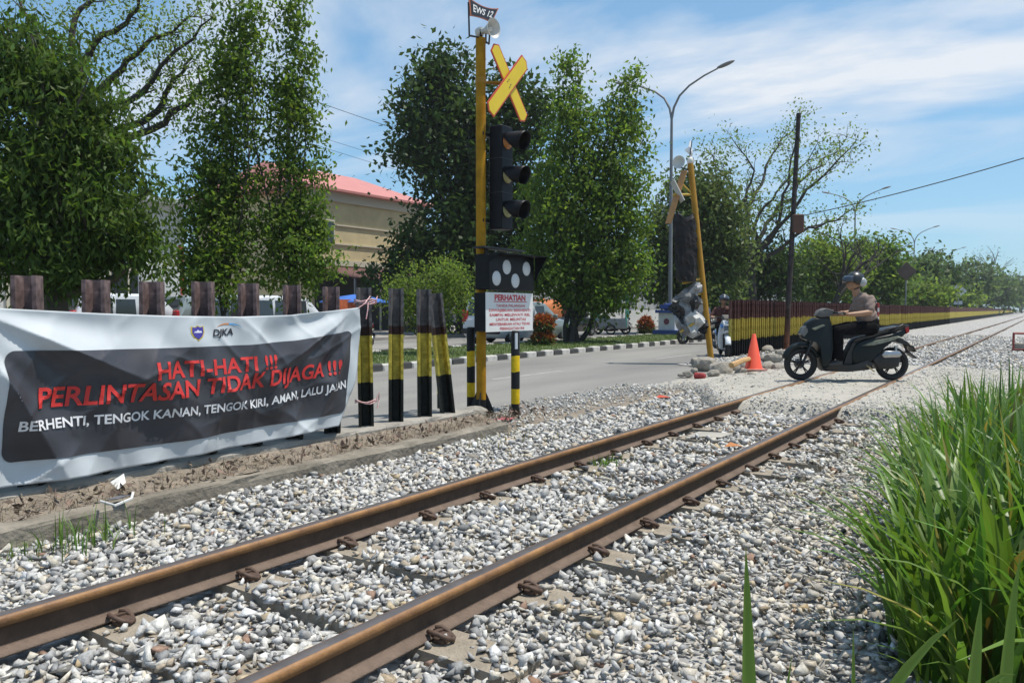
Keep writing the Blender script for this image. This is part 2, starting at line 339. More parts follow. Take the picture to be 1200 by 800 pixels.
# ballast bed
def bed(X, Y):
    z = -0.016+0.03*(vnoise(X*2.3, Y*2.3, 3)-0.5)+0.05*(vnoise(X*0.9, Y*0.9, 5)-0.5)
    z = z-0.05*np.clip((X+1.2)/1.2, 0, 1)+0.02*np.clip((-3.3-X), 0, 1)
    return z
STONES = [(w_, tuple(min(0.62, c_*k_) for c_, k_ in zip(q_, (1.04, 1.025, 0.985)))) for w_, q_ in [(14, (.50, .50, .50)), (16, (.40, .40, .405)), (12, (.58, .575, .56)), (14, (.32, .325, .335)), (9, (.46, .44, .405)), (10, (.24, .245, .255)), (7, (.52, .49, .43)), (4, (.36, .31, .25)), (2, (.42, .35, .25)), (1, (.27, .18, .14)), (6, (.16, .165, .17)), (12, (.44, .445, .45)), (6, (.66, .65, .63))]]
m_stone = stone_mat('crushed_stone', STONES)
m_stonew = stone_mat('dusty_stone', [(w_, (c_[0]*0.96, c_[1]*0.90, c_[2]*0.82)) for w_, c_ in STONES])
m_bed = mat('ballast_bed', (0.36, 0.35, 0.33), 0.95, 0.0, bump=1.0, bscale=22)
def bed_nodes(m):
    t = m.node_tree; n = t.nodes; l = t.links; p = n['Principled BSDF']; co = n.new('ShaderNodeTexCoord'); v = n.new('ShaderNodeTexVoronoi'); v.inputs['Scale'].default_value = 17
    l.new(co.outputs['Object'], v.inputs['Vector']); sp = n.new('ShaderNodeSeparateXYZ'); l.new(v.outputs['Color'], sp.inputs[0])
    ra = n.new('ShaderNodeValToRGB'); ra.color_ramp.elements[0].color = (.20, .195, .187, 1); ra.color_ramp.elements[1].color = (.54, .525, .50, 1); l.new(sp.outputs[0], ra.inputs[0]); l.new(ra.outputs[0], p.inputs['Base Color'])
    bp = [q for q in n if q.type == 'BUMP'][0]; l.new(v.outputs['Distance'], bp.inputs['Height']); bp.invert = True; bp.inputs['Distance'].default_value = 0.05
bed_nodes(m_bed)
tag(grid_sheet('ballast', -4.42, 1.2, -3, 9.8, 56, 128, lambda X, Y: bed(X, Y)-0.012, m_bed), kind='structure')
tag(grid_sheet('far_ballast', -6.75, 1.6, 16.2, 420, 40, 300, lambda X, Y: 0.02+0.05*(vnoise(X*1.7, Y*1.7, 8)-0.5)+0.07*np.exp(-((X+2.46)/1.1)**2), m_bed), kind='structure')

# stones: a few dozen convex crushed-rock shapes, tens of thousands of copies in one mesh
TPL = []
for k in range(36):
    bm = bmesh.new(); rr = np.random.default_rng(k)
    P = rr.normal(size=(7, 3)); P /= np.linalg.norm(P, axis=1)[:, None]; P *= rr.uniform(0.95, 1.2, (7, 1)); P *= np.array([1, rr.uniform(.62, .95), rr.uniform(.42, .78)])
    vs = [bm.verts.new(p) for p in P]; r = bmesh.ops.convex_hull(bm, input=vs); bmesh.ops.delete(bm, geom=[g for g in r['geom_interior'] if isinstance(g, bmesh.types.BMVert)], context='VERTS')
    bmesh.ops.triangulate(bm, faces=bm.faces[:]); bm.verts.index_update()
    TPL.append((np.array([v.co[:] for v in bm.verts]), np.array([[v.index for v in f.verts] for f in bm.faces]))); bm.free()
def rand_rot(n, tilt):
    a = RNG.uniform(0, 2*np.pi, n); b = RNG.normal(0, tilt, n); c = RNG.normal(0, tilt, n)
    ca, sa, cb, sb, cc, sc = np.cos(a), np.sin(a), np.cos(b), np.sin(b), np.cos(c), np.sin(c)
    Rz = np.zeros((n, 3, 3)); Rz[:, 0, 0] = ca; Rz[:, 0, 1] = -sa; Rz[:, 1, 0] = sa; Rz[:, 1, 1] = ca; Rz[:, 2, 2] = 1
    Rx = np.zeros((n, 3, 3)); Rx[:, 0, 0] = 1; Rx[:, 1, 1] = cb; Rx[:, 1, 2] = -sb; Rx[:, 2, 1] = sb; Rx[:, 2, 2] = cb
    Ry = np.zeros((n, 3, 3)); Ry[:, 1, 1] = 1; Ry[:, 0, 0] = cc; Ry[:, 0, 2] = sc; Ry[:, 2, 0] = -sc; Ry[:, 2, 2] = cc
    return Rz@Rx@Ry
def stones(name, P, size, m, tilt=0.45, mi=None):
    n = len(P); t = RNG.integers(0, len(TPL), n); Rm = rand_rot(n, tilt); Vs = []; Fs = []; Ms = []; off = 0
    for k, (tv, tf) in enumerate(TPL):
        ix = np.where(t == k)[0]
        if not len(ix): continue
        V = np.einsum('nij,vj->nvi', Rm[ix], tv)*size[ix, None, None]+P[ix, None, :]
        Fs.append((tf[None]+(off+np.arange(len(ix))*len(tv))[:, None, None]).reshape(-1, 3)); Vs.append(V.reshape(-1, 3)); Ms.append(np.repeat(mi[ix] if mi is not None else np.zeros(len(ix), int), len(tf))); off += len(ix)*len(tv)
    return link(name, np_mesh(name, np.concatenate(Vs), np.concatenate(Fs), np.concatenate(Ms)), None, m if isinstance(m, list) else [m])
def jgrid(x0, x1, y0, y1, s):
    X, Y = np.meshgrid(np.arange(x0, x1, s), np.arange(y0, y1, s)); X = X.ravel()+RNG.uniform(-.5, .5, X.size)*s; Y = Y.ravel()+RNG.uniform(-.5, .5, Y.size)*s; return X, Y
SLEEPER_Y = [1.56+0.61*k for k in range(-4, 13)]
def edge_y(X): return 9.0+0.25*(vnoise(X*2.1, X*0+3, 4)-0.5)+2.0*np.clip((-3.25-X)/1.1, 0, 1)   # where the dusty crossing begins
PX, PY, PS, PZ = [], [], [], []
for (y0, y1, s, sz) in ((0.6, 4.2, 0.029, 0.0245), (4.2, 7.0, 0.032, 0.026), (7.0, 11.2, 0.040, 0.030)):
    X, Y = jgrid(-4.34, 0.15 if y0 < 4 else -0.1, y0, y1, s)
    keep = np.ones(len(X), bool)
    near = np.minimum(abs(X-XL), abs(X-XR)); keep &= near > 0.064
    sl = np.min(np.abs(Y[:, None]-np.array(SLEEPER_Y)[None]), axis=1)
    on = (sl < 0.135) & (np.abs(X+2.46) < 1.05)
    keep &= ~(on & (near < 0.25) & (RNG.random(len(X)) < 0.93))
    keep &= ~(on & (near >= 0.25) & (near < 0.36) & (RNG.random(len(X)) < 0.35))
    keep &= Y < edge_y(X)-0.02+0.12*RNG.random(len(X))
    keep &= ~((X > -0.75) & (RNG.random(len(X)) < np.clip((X+0.75)*1.1, 0, 0.75)))
    # only what the camera's surroundings can see
    keep &= (X*FW.x+Y*FW.y) > 0.4
    X, Y = X[keep], Y[keep]; on = on[keep]
    size = sz*np.clip(RNG.lognormal(-0.06, 0.34, len(X)), 0.45, 2.0); size *= np.where(X > -1.6, 0.86, 1.0)
    Z = bed(X, Y)+size*0.3+RNG.uniform(-.014, .012, len(X)); Z = np.where(on, np.maximum(Z, 0.012+size*0.4), Z)
    PX.append(X); PY.append(Y); PZ.append(Z); PS.append(size)
P = np.stack([np.concatenate(PX), np.concatenate(PY), np.concatenate(PZ)], 1)
bs = stones('ballast_stones', P, np.concatenate(PS), [m_stone, m_stonew], mi=(RNG.random(len(P)) < np.clip((P[:, 0]+1.75)*0.75, 0, 0.62)+0.06).astype(int)); tag(bs, 'loose grey and white crushed stone between and beside the rails', 'gravel', kind='stuff')
X, Y = jgrid(-6.5, 0.2, 16.4, 40, 0.105); k = np.minimum(abs(X-XL), abs(X-XR)) > 0.08; X, Y = X[k], Y[k]
P = np.stack([X, Y, 0.04+0.05*(vnoise(X*1.7, Y*1.7, 8)-0.5)+0.07*np.exp(-((X+2.46)/1.1)**2)+RNG.uniform(-.015, .015, len(X))], 1)
tag(stones('far_ballast_stones', P, RNG.uniform(.03, .062, len(X)), m_stone), 'grey crushed stone along the track beyond the crossing', 'gravel', kind='stuff')

# crossing: a dusty ramp packed level with the rails
def cross_z(X, Y):
    top = 0.142+0.012*(vnoise(X*1.3, Y*1.3, 2)-0.5)+0.012*(vnoise(X*6, Y*6, 9)-0.5)
    z = np.where(X < -3.6, np.interp(X, [-5.6, -5.2, -3.6], [-0.03, 0.012, 0.14]), np.where(X > -1.2, np.interp(X, [-1.2, 1.5, 5], [0.14, 0.02, -0.02]), top))+0.012*(vnoise(X*6, Y*6, 9)-0.5)
    d = np.clip((Y-edge_y(X)+0.1)/0.35, 0, 1); e = np.clip((17.2+0.4*vnoise(X*2, X*0, 7)-Y)/0.5, 0, 1)
    return -0.12+(z+0.12)*(d*d*(3-2*d))*e
tag(grid_sheet('crossing', -5.6, 5.0, 8.4, 17.6, 150, 140, cross_z, m_slab), kind='structure')
X = RNG.uniform(-5.3, 1.0, 15000); Y = RNG.uniform(9.0, 17.2, 15000); ed = RNG.random(15000) < 0.5; X[:5000] = RNG.uniform(-1.8, 0.8, 5000); ed[:5000] &= RNG.random(5000) < 0.3; Y[ed] = edge_y(X[ed])+np.abs(RNG.normal(0, 0.35, ed.sum()))
k = np.minimum(abs(X-XL), abs(X-XR)) > 0.06; X, Y = X[k], Y[k]; sz = np.clip(RNG.lognormal(-4.6, 0.45, len(X)), .005, .035)
tag(stones('crossing_pebbles', np.stack([X, Y, cross_z(X, Y)+sz*0.2], 1), sz, m_stone), 'small loose pebbles scattered over the dusty crossing', 'gravel', kind='stuff')
# gravel spilled along the road edge
X = RNG.uniform(-5.5, -4.4, 3000); Y = RNG.uniform(6.6, 11.6, 3000); sz = np.clip(RNG.lognormal(-4.2, 0.4, 3000), .007, .035); X -= 0.35*RNG.random(3000)
tag(grid_sheet('gravel_shoulder', -5.3, -4.3, 6.2, 11.2, 20, 60, lambda X, Y: np.interp(X, [-5.3, -4.9, -4.3], [-0.02, 0.012, 0.0])+0.015*(vnoise(X*5, Y*5, 1)-0.5)-0.002, m_dirt), kind='structure')
tag(stones('shoulder_pebbles', np.stack([X, Y, np.interp(X, [-5.3, -4.9, -4.3], [0.004, 0.014, 0.0])+sz*0.3], 1), sz, m_stone), 'small stones spilled along the asphalt edge', 'gravel', kind='stuff')

# ------------------------------------------------------------------ the railway track
m_rust = mat('rail_brown', (0.115, 0.075, 0.052), 0.8, 0.45, 14, bump=0.3, bscale=60, spec=0.35)
m_foot = mat('rail_foot_rust', (0.185, 0.135, 0.105), 0.85, 0.45, 9, bump=0.4, bscale=70, spec=0.3)
m_head = mat('rail_head_rust', (0.33, 0.17, 0.062), 0.6, 0.5, 9, col2=(0.15, 0.075, 0.035), bump=0.15, bscale=80)
m_top = mat('rail_top_steel', (0.24, 0.205, 0.19), 0.34, 0.45, 7, metal=0.6, bump=0.05, bscale=50)
m_slp = mat('concrete_sleeper', (0.34, 0.29, 0.225), 0.9, 0.45, 9, bump=0.6, bscale=70)
m_clip = mat('rusty_clip', (0.10, 0.06, 0.042), 0.7, 0.4, 30, bump=0.2)
trk = empty('railway_track', (-2.46, 4, 0)); tag(trk, 'rusty brown railway track on concrete sleepers crossing the grey ballast', 'railway track')
half = [(0.054, 0.02), (0.054, 0.0285), (0.030, 0.036), (0.012, 0.046), (0.0085, 0.065), (0.0085, 0.105), (0.013, 0.118), (0.033, 0.124), (0.034, 0.148), (0.030, 0.156), (0.022, 0.1595)]
prof = [(-x, z) for x, z in half]+[(x, z) for x, z in reversed(half)]
hm = [1, 1, 1, 0, 0, 0, 0, 2, 2, 2]          # material of each band of the profile
pm = hm+[3]+hm[::-1]+[1]
for xr in (XL, XR):
    ys = [-3, 0, 3, 6, 9, 12, 15, 18, 24, 32, 45, 70, 110, 180, 300, 420]; n = len(prof); V = []; Fc = []; mi = []
    for y in ys: V += [(x, y, z) for x, z in prof]
    for a in range(len(ys)-1):
        for i in range(n): j = (i+1) % n; Fc.append((a*n+i, a*n+j, (a+1)*n+j, (a+1)*n+i)); mi.append(pm[i])
    o = link('rail', np_mesh('rail', np.array(V), np.array(Fc), mi), trk, [m_rust, m_foot, m_head, m_top]); o.location = (xr+2.46, -4, 0)
mb = MB(); w = 1.02
for sgn in (1,):
    mb.prism([(-0.135, -0.20), (0.135, -0.20), (0.105, 0.012), (-0.105, 0.012)], -w, w, 0.012, Matrix(((0, 0, 1), (1, 0, 0), (0, 1, 0))))
slp_me = mb.mesh('sleeper'); slp_me.materials.append(m_slp)
c = MB(); c.smooth = True
c.tube([(-.030, -.030, .046), (-.004, -.042, .054), (.030, -.040, .052), (.055, -.024, .040), (.060, .004, .026), (.044, .028, .022), (.014, .036, .034), (-.016, .030, .048), (-.034, .012, .046)], 0.0095, 8)
c.smooth = False; c.box((0.018, 0.0, 0.022), (0.05, 0.07, 0.03), ch=0.006); c.box((-0.012, 0, 0.035), (0.02, 0.05, 0.022))
clip_me = c.mesh('rail_clip'); clip_me.materials.append(m_clip)
for y in SLEEPER_Y:
    s = bpy.data.objects.new('sleeper', slp_me); COL.objects.link(s); s.parent = trk; s.location = (0, y-4+random.uniform(-.02, .02), random.uniform(-.004, .002)); s.rotation_euler = (0, 0, R(random.uniform(-.8, .8)))
    for xr in (XL, XR):
        for sg in (1, -1):
            q = bpy.data.objects.new('rail_clip', clip_me); COL.objects.link(q); q.parent = s; q.location = (xr+2.46+sg*0.066, 0, 0.0); q.rotation_euler = (0, 0, 0 if sg > 0 else math.pi)

# ------------------------------------------------------------------ kerb walls by the fence and the strip of soil between them
def rough_bar(name, x0, x1, z0, z1, y0, y1, m, amp=0.012, step=0.16):
    n = int((y1-y0)/step); ys = np.linspace(y0, y1, n+1); pr = [(x1, z0), (x1, z1-0.02), (x1-0.02, z1), (x0+0.02, z1), (x0, z1-0.02), (x0, z0)]; V = []; Fc = []; k = len(pr)
    for i, y in enumerate(ys):
        for j, (x, z) in enumerate(pr):
            a = 0 if j in (0, k-1) else amp; V.append((x+random.uniform(-a, a), y+(random.uniform(-.03, .03) if 0 < i < n else 0), z+random.uniform(-a, a*0.6)))
    for i in range(n):
        for j in range(k): q = (j+1) % k; Fc.append((i*k+j, (i+1)*k+j, (i+1)*k+q, i*k+q))
    me = bpy.data.meshes.new(name); me.from_pydata(V, [], Fc+[list(range(k)), [n*k+j for j in range(k)][::-1]]); me.update(); return link(name, me, None, [m])
m_kerbc = mat('mossy_concrete', (0.285, 0.255, 0.21), 0.95, 0.55, 3.5, col2=(0.12, 0.105, 0.082), bump=0.8, bscale=25)
tag(rough_bar('low_kerb_wall', -4.53, -4.37, -0.12, 0.115, -3, 6.25, m_kerbc), 'low stained concrete kerb wall beside the ballast stones', 'wall')
tag(rough_bar('fence_footing', -5.14, -4.84, -0.05, 0.2, -3, 6.3, mat('footing_concrete', (0.36, 0.335, 0.295), 0.95, 0.45, 4, bump=0.7, bscale=30)), 'raised concrete footing under the painted fence posts', 'wall')
tag(grid_sheet('soil_strip', -4.86, -4.5, -3, 6.4, 12, 200, lambda X, Y: 0.10+0.035*(vnoise(X*4, Y*2.5, 21)-0.4)+0.05*np.clip((-4.6-X)/0.25, 0, 1), mat('litter_soil', (0.29, 0.245, 0.195), 0.95, 0.5, 7, bump=0.9, bscale=50)), kind='structure')

# ================================================================== fence posts of the near side
BLACK, YEL, MAR = (0.022, 0.024, 0.022), (0.60, 0.49, 0.085), (0.105, 0.05, 0.045)
m_post = ramp_mat('post_paint', [(0, BLACK), (0.32, YEL), (0.64, (0.075, 0.04, 0.036)), (0.70, (0.15, 0.14, 0.14))], smax=1.3, grime=0.35)
m_post2 = ramp_mat('brown_post_paint', [(0, BLACK), (0.32, YEL), (0.60, (0.17, 0.12, 0.115)), (0.9, (0.23, 0.165, 0.16))], smax=1.3, grime=0.4)
def post_mesh(w=0.135, d=0.11, t=0.026, h=1.26):
    """upright channel: web at the back, two flanges to the front (+x)"""
    a = w/2; prof = [(-d/2, -a), (d/2, -a), (d/2, -a+t*0.9), (-d/2+t, -a+t*1.5), (-d/2+t, a-t*1.5), (d/2, a-t*0.9), (d/2, a), (-d/2, a)]
    mb = MB(); n = len(prof); V = []; hs = [0, h*0.33, h*0.66, h]
    for z in hs: V += [(x, y, z) for x, y in prof]
    Fc = []
    for r in range(len(hs)-1):
        for i in range(n): j = (i+1) % n; Fc.append((r*n+i, r*n+j, (r+1)*n+j, (r+1)*n+i))
    for base, rev in ((0, 1), ((len(hs)-1)*n, 0)):
        for q in ((0, 1, 2, 3), (0, 3, 4, 7), (7, 4, 5, 6)): Fc.append(tuple(base+i for i in (q[::-1] if rev else q)))
    return mb.add(V, Fc).mesh('fence_post')
pme = post_mesh(); pme.materials.append(m_post); pme2 = post_mesh(); pme2.materials.append(m_post2)
XP = -4.97; bi = 7; ORD = ['first', 'second', 'third', 'fourth', 'fifth', 'sixth', 'seventh', 'eighth']
for px, py in ((-62, 318), (33, 323), (110, 328), (177, 330), (238, 330), (293, 332), (343, 334), (388, 336)):
    p = onx(px, py, XP); o = link('fence_post', pme2); o.location = (XP, p.y, 0.18); o.scale = (1, 1, (p.z-0.18)/1.26); o.rotation_euler = (R(random.uniform(-.6, .6)), 0, R(-46+random.uniform(-3, 3)))
    tag(o, 'maroon brown topped channel post behind the banner, %s from the string-tied post' % ORD[bi], 'post', 'posts behind the banner'); bi -= 1
for px, py, lean, lab in ((428, 337, 0, 'black, yellow and maroon channel post with red string tied round it beside the banner end'),
                          (463, 338, 0, 'upright black, yellow and maroon channel post between the string-tied post and the paired posts'),
                          (497, 339, 0, 'upright banded channel post paired with the leaning post'),
                          (519, 343, -6.2, 'banded black, yellow and maroon channel post leaning over against its neighbour')):
    p = onx(px, py, XP); o = link('fence_post', pme); o.location = (XP, p.y, 0.18); o.scale = (1, 1, (p.z-0.18)/1.26); o.rotation_euler = (R(-lean if lean else random.uniform(-.7, .7)), 0, R(-44) if not lean else R(-36)); tag(o, lab, 'post')
    if lean: o.location.y += 0.07
    if px == 428: POST1 = o.location.copy()
# red string
ms = mat('red_white_string', (0.55, 0.16, 0.17), 0.8, 0.5, 60, col2=(0.7, 0.6, 0.58))
st = MB()
for zc, n in ((0.42, 2), (1.30, 3)):
    for k in range(n):
        st.tube([(0.10*math.cos(a), 0.095*math.sin(a), zc+0.012*k+0.01*math.sin(3*a+k)) for a in [2*math.pi*i/16 for i in range(17)]], 0.006, 5)
st.tube([(0.085, -0.05, 1.31), (0.10, -0.07, 1.24), (0.10, -0.09, 1.16)], 0.006, 5); st.tube([(0.09, 0.03, 1.30), (0.105, 0.03, 1.33), (0.10, 0.05, 1.36)], 0.006, 5); st.tube([(0.10, 0.02, 0.43), (0.11, 0.05, 0.50), (0.1, 0.06, 0.44), (0.11, 0.03, 0.36)], 0.006, 5)
o = st.build('tie_string', ms); o.location = (POST1.x, POST1.y, POST1.z-0.18+0.0); tag(o, 'red and white string wound round the post at the banner end', 'string')

# ------------------------------------------------------------------ banner
XB = -4.80
top_px = [(-52, 357), (0, 361), (60, 364), (120, 367), (200, 370), (280, 371), (340, 369), (390, 364), (421, 360)]
bot_px = [(-46, 581), (0, 573), (60, 564), (116, 555), (225, 534), (330, 514), (370, 505), (397, 499)]
tp = [onx(*p, XB) for p in top_px]; bp_ = [onx(*p, XB) for p in bot_px]
ty, tz = np.array([p.y for p in tp]), np.array([p.z for p in tp]); by, bz = np.array([p.y for p in bp_]), np.array([p.z for p in bp_])
CR = tp[-1]; CLt = tp[0]
def disp(Y, Z):
    """cloth relief: folds fanning out of the two upper corners, slack drapes between"""
    Y = np.asarray(Y, float); Z = np.asarray(Z, float)
    dy, dz = CR.y-Y+0.02, CR.z-Z+0.02; r = np.hypot(dy, dz); a = np.arctan2(dz, dy)
    f = (0.03*(1.2-2*np.abs(np.sin(a*5.5+0.3))**0.7)+0.010*np.sin(a*19))*np.exp(-((r-0.5)/0.6)**2)*np.clip((r-0.08)/0.4, 0, 1)*np.clip(dy/0.4, 0, 1)
    dy2 = Y-CLt.y+0.02; dz2 = CLt.z-Z+0.02; r2 = np.hypot(dy2, dz2); a2 = np.arctan2(dz2, dy2)
    f2 = (0.036*(1.2-2*np.abs(np.sin(a2*5+0.9))**0.7)+0.010*np.sin(a2*17+1))*np.exp(-((r2-0.7)/0.7)**2)*np.clip((r2-0.08)/0.4, 0, 1)
    u = (Y-CLt.y)/(CR.y-CLt.y); v = (CR.z-Z)/1.0
    g = 0.022*np.sin((v*5.2-1.7*u*(1-u)*4+0.6))*np.sin(np.clip(u, 0, 1)*math.pi)
    h = 0.014*(1-2*np.abs(np.sin(Y*4.2+v*2.6))**0.8)+0.008*np.sin(Y*15-v*9+1.0)+0.022*(vnoise(Y*3.2+5, Z*2.4, 31)-0.5)+0.016*(vnoise(Y*8, Z*6, 33)-0.5)
    rd = lambda a_, b_, s_: (1-np.abs(2*vnoise(a_, b_, s_)-1))**4
    h = h+0.016*rd((Y+Z*1.1)*2.6, (Y-Z*1.1)*0.8, 41)+0.012*rd((Y*0.5-Z)*4.5+9, (Y+Z)*0.9, 43)+0.008*rd(Y*6+3, Z*2.2, 45)
    return f+f2+g+h*np.clip(v*3+0.3, 0, 1)
def on_cloth(Y, Z, off=0.0): return (XB+float(disp(Y, Z))+off, Y, Z)
ban = empty('banner', (XB, CR.y-1.5, 0.2)); inv = Vector((XB, CR.y-1.5, 0.2))
m_cloth = mat('banner_cloth', (0.66, 0.70, 0.73), 0.32, 0.12, 2.0, trans=0.22, spec=0.4)
m_panel = mat('banner_dark_print', (0.032, 0.032, 0.040), 0.38, 0.35, 3.0, col2=(0.062, 0.062, 0.072), spec=0.5)
m_red = mat('red_print', (0.62, 0.035, 0.03), 0.5, 0.15, 20); m_white = mat('white_print', (0.72, 0.72, 0.74), 0.5)
NU, NV = 220, 84
V = []
for j in range(NV+1):
    for i in range(NU+1):
        u = i/NU; v = j/NV
        yt = ty[0]+(ty[-1]-ty[0])*u; yb = by[0]+(by[-1]-by[0])*u; zt = np.interp(yt, ty, tz); zb = np.interp(yb, by, bz)
        Y = yt+(yb-yt)*v; Z = zt+(zb-zt)*v
        Y += 0.10*math.sin(v*math.pi)*u**12
        V.append(Vector(on_cloth(Y, Z))-inv)
i = np.arange(NU)[None, :]+np.arange(NV)[:, None]*(NU+1); Fc = np.stack([i, i+1, i+NU+2, i+NU+1], -1).reshape(-1, 4)
cl = link('cloth', np_mesh('cloth', np.array([p[:] for p in V]), Fc, smooth=True), ban, [m_cloth])
so = cl.modifiers.new('thick', 'SOLIDIFY'); so.thickness = 0.0012; so.offset = -1
def quad_fn(TL, TR, BR, BL, off):
    c = [onx(*p, XB) for p in (TL, TR, BR, BL)]
    def fn(x, y):
        a = c[3].lerp(c[2], x); b = c[0].lerp(c[1], x); p = a.lerp(b, y); return Vector(on_cloth(p.y, p.z, off))-inv
    return fn
def poly_fn(tops, bots, off):
    t = [onx(*p, XB) for p in tops]; b = [onx(*p, XB) for p in bots]; ty_, tz_ = [p.y for p in t], [p.z for p in t]; by_, bz_ = [p.y for p in b], [p.z for p in b]
    def fn(x, y):
        ya = by_[0]+(by_[-1]-by_[0])*x; yb = ty_[0]+(ty_[-1]-ty_[0])*x; Y = ya+(yb-ya)*y; za = np.interp(ya, by_, bz_); zb = np.interp(yb, ty_, tz_)
        return Vector(on_cloth(Y, float(za+(zb-za)*y), off))-inv
    return fn
pf = poly_fn([(3, 411), (100, 410), (200, 407.5), (290, 404), (344, 399), (413, 387)], [(5, 544), (200, 519), (404, 483)], 0.007)
V = []; NU, NV = 220, 80; rr = 0.1
for j in range(NV+1):
    t = j/NV; t = 0.5-0.5*math.cos(math.pi*t); e = min(t, 1-t); ins = 0.0 if e >= rr else (rr-math.sqrt(max(0, rr*rr-(rr-e)**2)))*0.22
    for i in range(NU+1): V.append(pf(ins+(1-2*ins)*i/NU, t)[:])
i = np.arange(NU)[None, :]+np.arange(NV)[:, None]*(NU+1); Fc = np.stack([i, i+1, i+NU+2, i+NU+1], -1).reshape(-1, 4)
link('printed_panel', np_mesh('printed_panel', np.array(V), Fc, smooth=True), ban, [m_panel])
lettering('lettering', 'HATI-HATI !!!', poly_fn([(177, 424), (250, 420.5), (322, 415)], [(177, 444.5), (250, 438.5), (322, 431)], 0.011), m_red, ban, offset=0.022, cuts=(60, 6))
lettering('lettering', 'PERLINTASAN TIDAK DIJAGA !!!', poly_fn([(42, 454), (110, 451), (191, 447), (248, 442), (317, 433), (397, 421)], [(42, 477.5), (110, 473), (191, 467.5), (248, 460), (317, 451), (397, 437)], 0.015), m_red, ban, offset=0.022, shear=0.12, cuts=(140, 6))
lettering('lettering', 'BERHENTI, TENGOK KANAN, TENGOK KIRI, AMAN, LALU JALAN', poly_fn([(19, 493), (171, 481), (302, 467), (405, 445)], [(19, 505), (171, 491.5), (302, 476.5), (405, 454)], 0.015), m_white, ban, offset=0.022, cuts=(150, 3))
lettering('lettering', 'DJKA', quad_fn((250, 386), (274, 384.5), (274, 392), (250, 394), 0.006), mat('black_print', (0.02, 0.02, 0.03), 0.5), ban, offset=0.03, shear=0.2, cuts=(12, 4))
sf = quad_fn((222, 381), (241, 380), (241, 399), (222, 400), 0.004)
shp = [(0.08, 0.92), (0.3, 0.86), (0.5, 0.97), (0.7, 0.86), (0.92, 0.92), (0.95, 0.5), (0.8, 0.22), (0.5, 0.0), (0.2, 0.22), (0.05, 0.5)]
mb = MB(); mb.add([sf(*p) for p in shp], [tuple(range(10))[::-1]]); mb.build('emblem_border', mat('emblem_gold', (0.55, 0.42, 0.05), 0.5), ban)
sf2 = quad_fn((222, 381), (241, 380), (241, 399), (222, 400), 0.0065)
mb = MB(); mb.add([sf2(0.5+(x-0.5)*0.84, 0.52+(y-0.5)*0.84) for x, y in shp], [tuple(range(10))[::-1]]); mb.build('emblem', mat('emblem_blue', (0.05, 0.04, 0.28), 0.5), ban)
mb = MB(); mb.add([quad_fn((222, 381), (241, 380), (241, 399), (222, 400), 0.008)(x, y) for x, y in ((.22, .5), (.78, .5), (.72, .62), (.62, .6), (.5, .7), (.38, .6), (.28, .62))], [(0, 1, 2, 3, 4, 5, 6)]); mb.build('emblem_wing', mat('emblem_white', (0.6, 0.6, 0.7), 0.5), ban)
af = quad_fn((255, 377), (285, 376), (285, 394), (255, 395), 0.004)
for (c0, c1, col, nm) in ((0.0, 0.5, (0.6, 0.25, 0.1), 'swoosh_orange'), (0.5, 1.0, (0.1, 0.35, 0.65), 'swoosh_blue')):
    mb = MB(); V = []; n = 8
    for q in range(n+1):
        t = c0+(c1-c0)*q/n; a = math.pi*(0.85-0.75*t); V += [af(0.45+0.52*math.cos(a), 0.35+0.55*math.sin(a)), af(0.45+0.52*math.cos(a), 0.35+(0.55-0.11*math.sin(t*math.pi*0.9+0.1))*math.sin(a))]
    mb.add(V, [(2*q, 2*q+1, 2*q+3, 2*q+2) for q in range(n)]); mb.build('emblem_swoosh', mat(nm, col, 0.5), ban)
tag(ban, 'sagging white banner with dark printed panel and red warning lettering tied to posts', 'banner')
# cord that ties the banner corner to the post
cd_ = MB(); a = Vector(on_cloth(CR.y, CR.z)); cd_.tube([a+Vector((0, -0.02, -0.01)), a+Vector((0.01, 0.05, 0.03)), Vector((POST1.x+0.09, POST1.y-0.03, 1.36))], 0.004, 5); cd_.build('tie_cord', ms, ban).location = -inv

# ------------------------------------------------------------------ round bollards
m_bol = ramp_mat('bollard_paint', [(0, (0.018, 0.018, 0.018)), (0.175, (0.62, 0.42, 0.012)), (0.345, (0.018, 0.018, 0.018)), (0.54, (0.62, 0.42, 0.012)), (0.715, (0.018, 0.018, 0.018))], smax=1.0, grime=0.12, rough=0.45, bump=0.03)
def bollard(px, py, h, lab, z=0.02, sticker=False, X=None):
    p = at(px, py, z); root = empty('bollard', p)
    mb = MB(); mb.smooth = True; mb.lathe([(0.0495, 0), (0.0495, h-0.012), (0.043, h)], n=20); o = mb.build('post', m_bol, root, auto=40)
    mb = MB(); mb.lathe([(0.043, h), (0.036, h+0.006), (0.0, h+0.008)], n=20); mb.build('cap', mat('bollard_cap', (0.02, 0.02, 0.02), 0.5), root)
    if sticker:
        mb = MB(); V = []
        for q in range(5):
            a = R(-62+q*9); V += [(0.0508*math.cos(a), 0.0508*math.sin(a), h-0.02), (0.0508*math.cos(a), 0.0508*math.sin(a), h-0.20)]
        mb.add(V, [(2*q, 2*q+1, 2*q+3, 2*q+2) for q in range(4)]); mb.build('reflector_sticker', mat('white_reflector', (0.75, 0.76, 0.78), 0.3), root)
    return tag(root, lab, 'bollard')
bollard(604, 491, 1.0, 'round black and yellow bollard with white reflector strip standing alone on the gravel', 0.0, True)
bollard(552, 482, 1.0, 'round black and yellow bollard close beside the yellow signal pole', 0.03)
bollard(517, 478, 0.98, 'round black and yellow bollard half hidden behind the leaning channel post', 0.03)

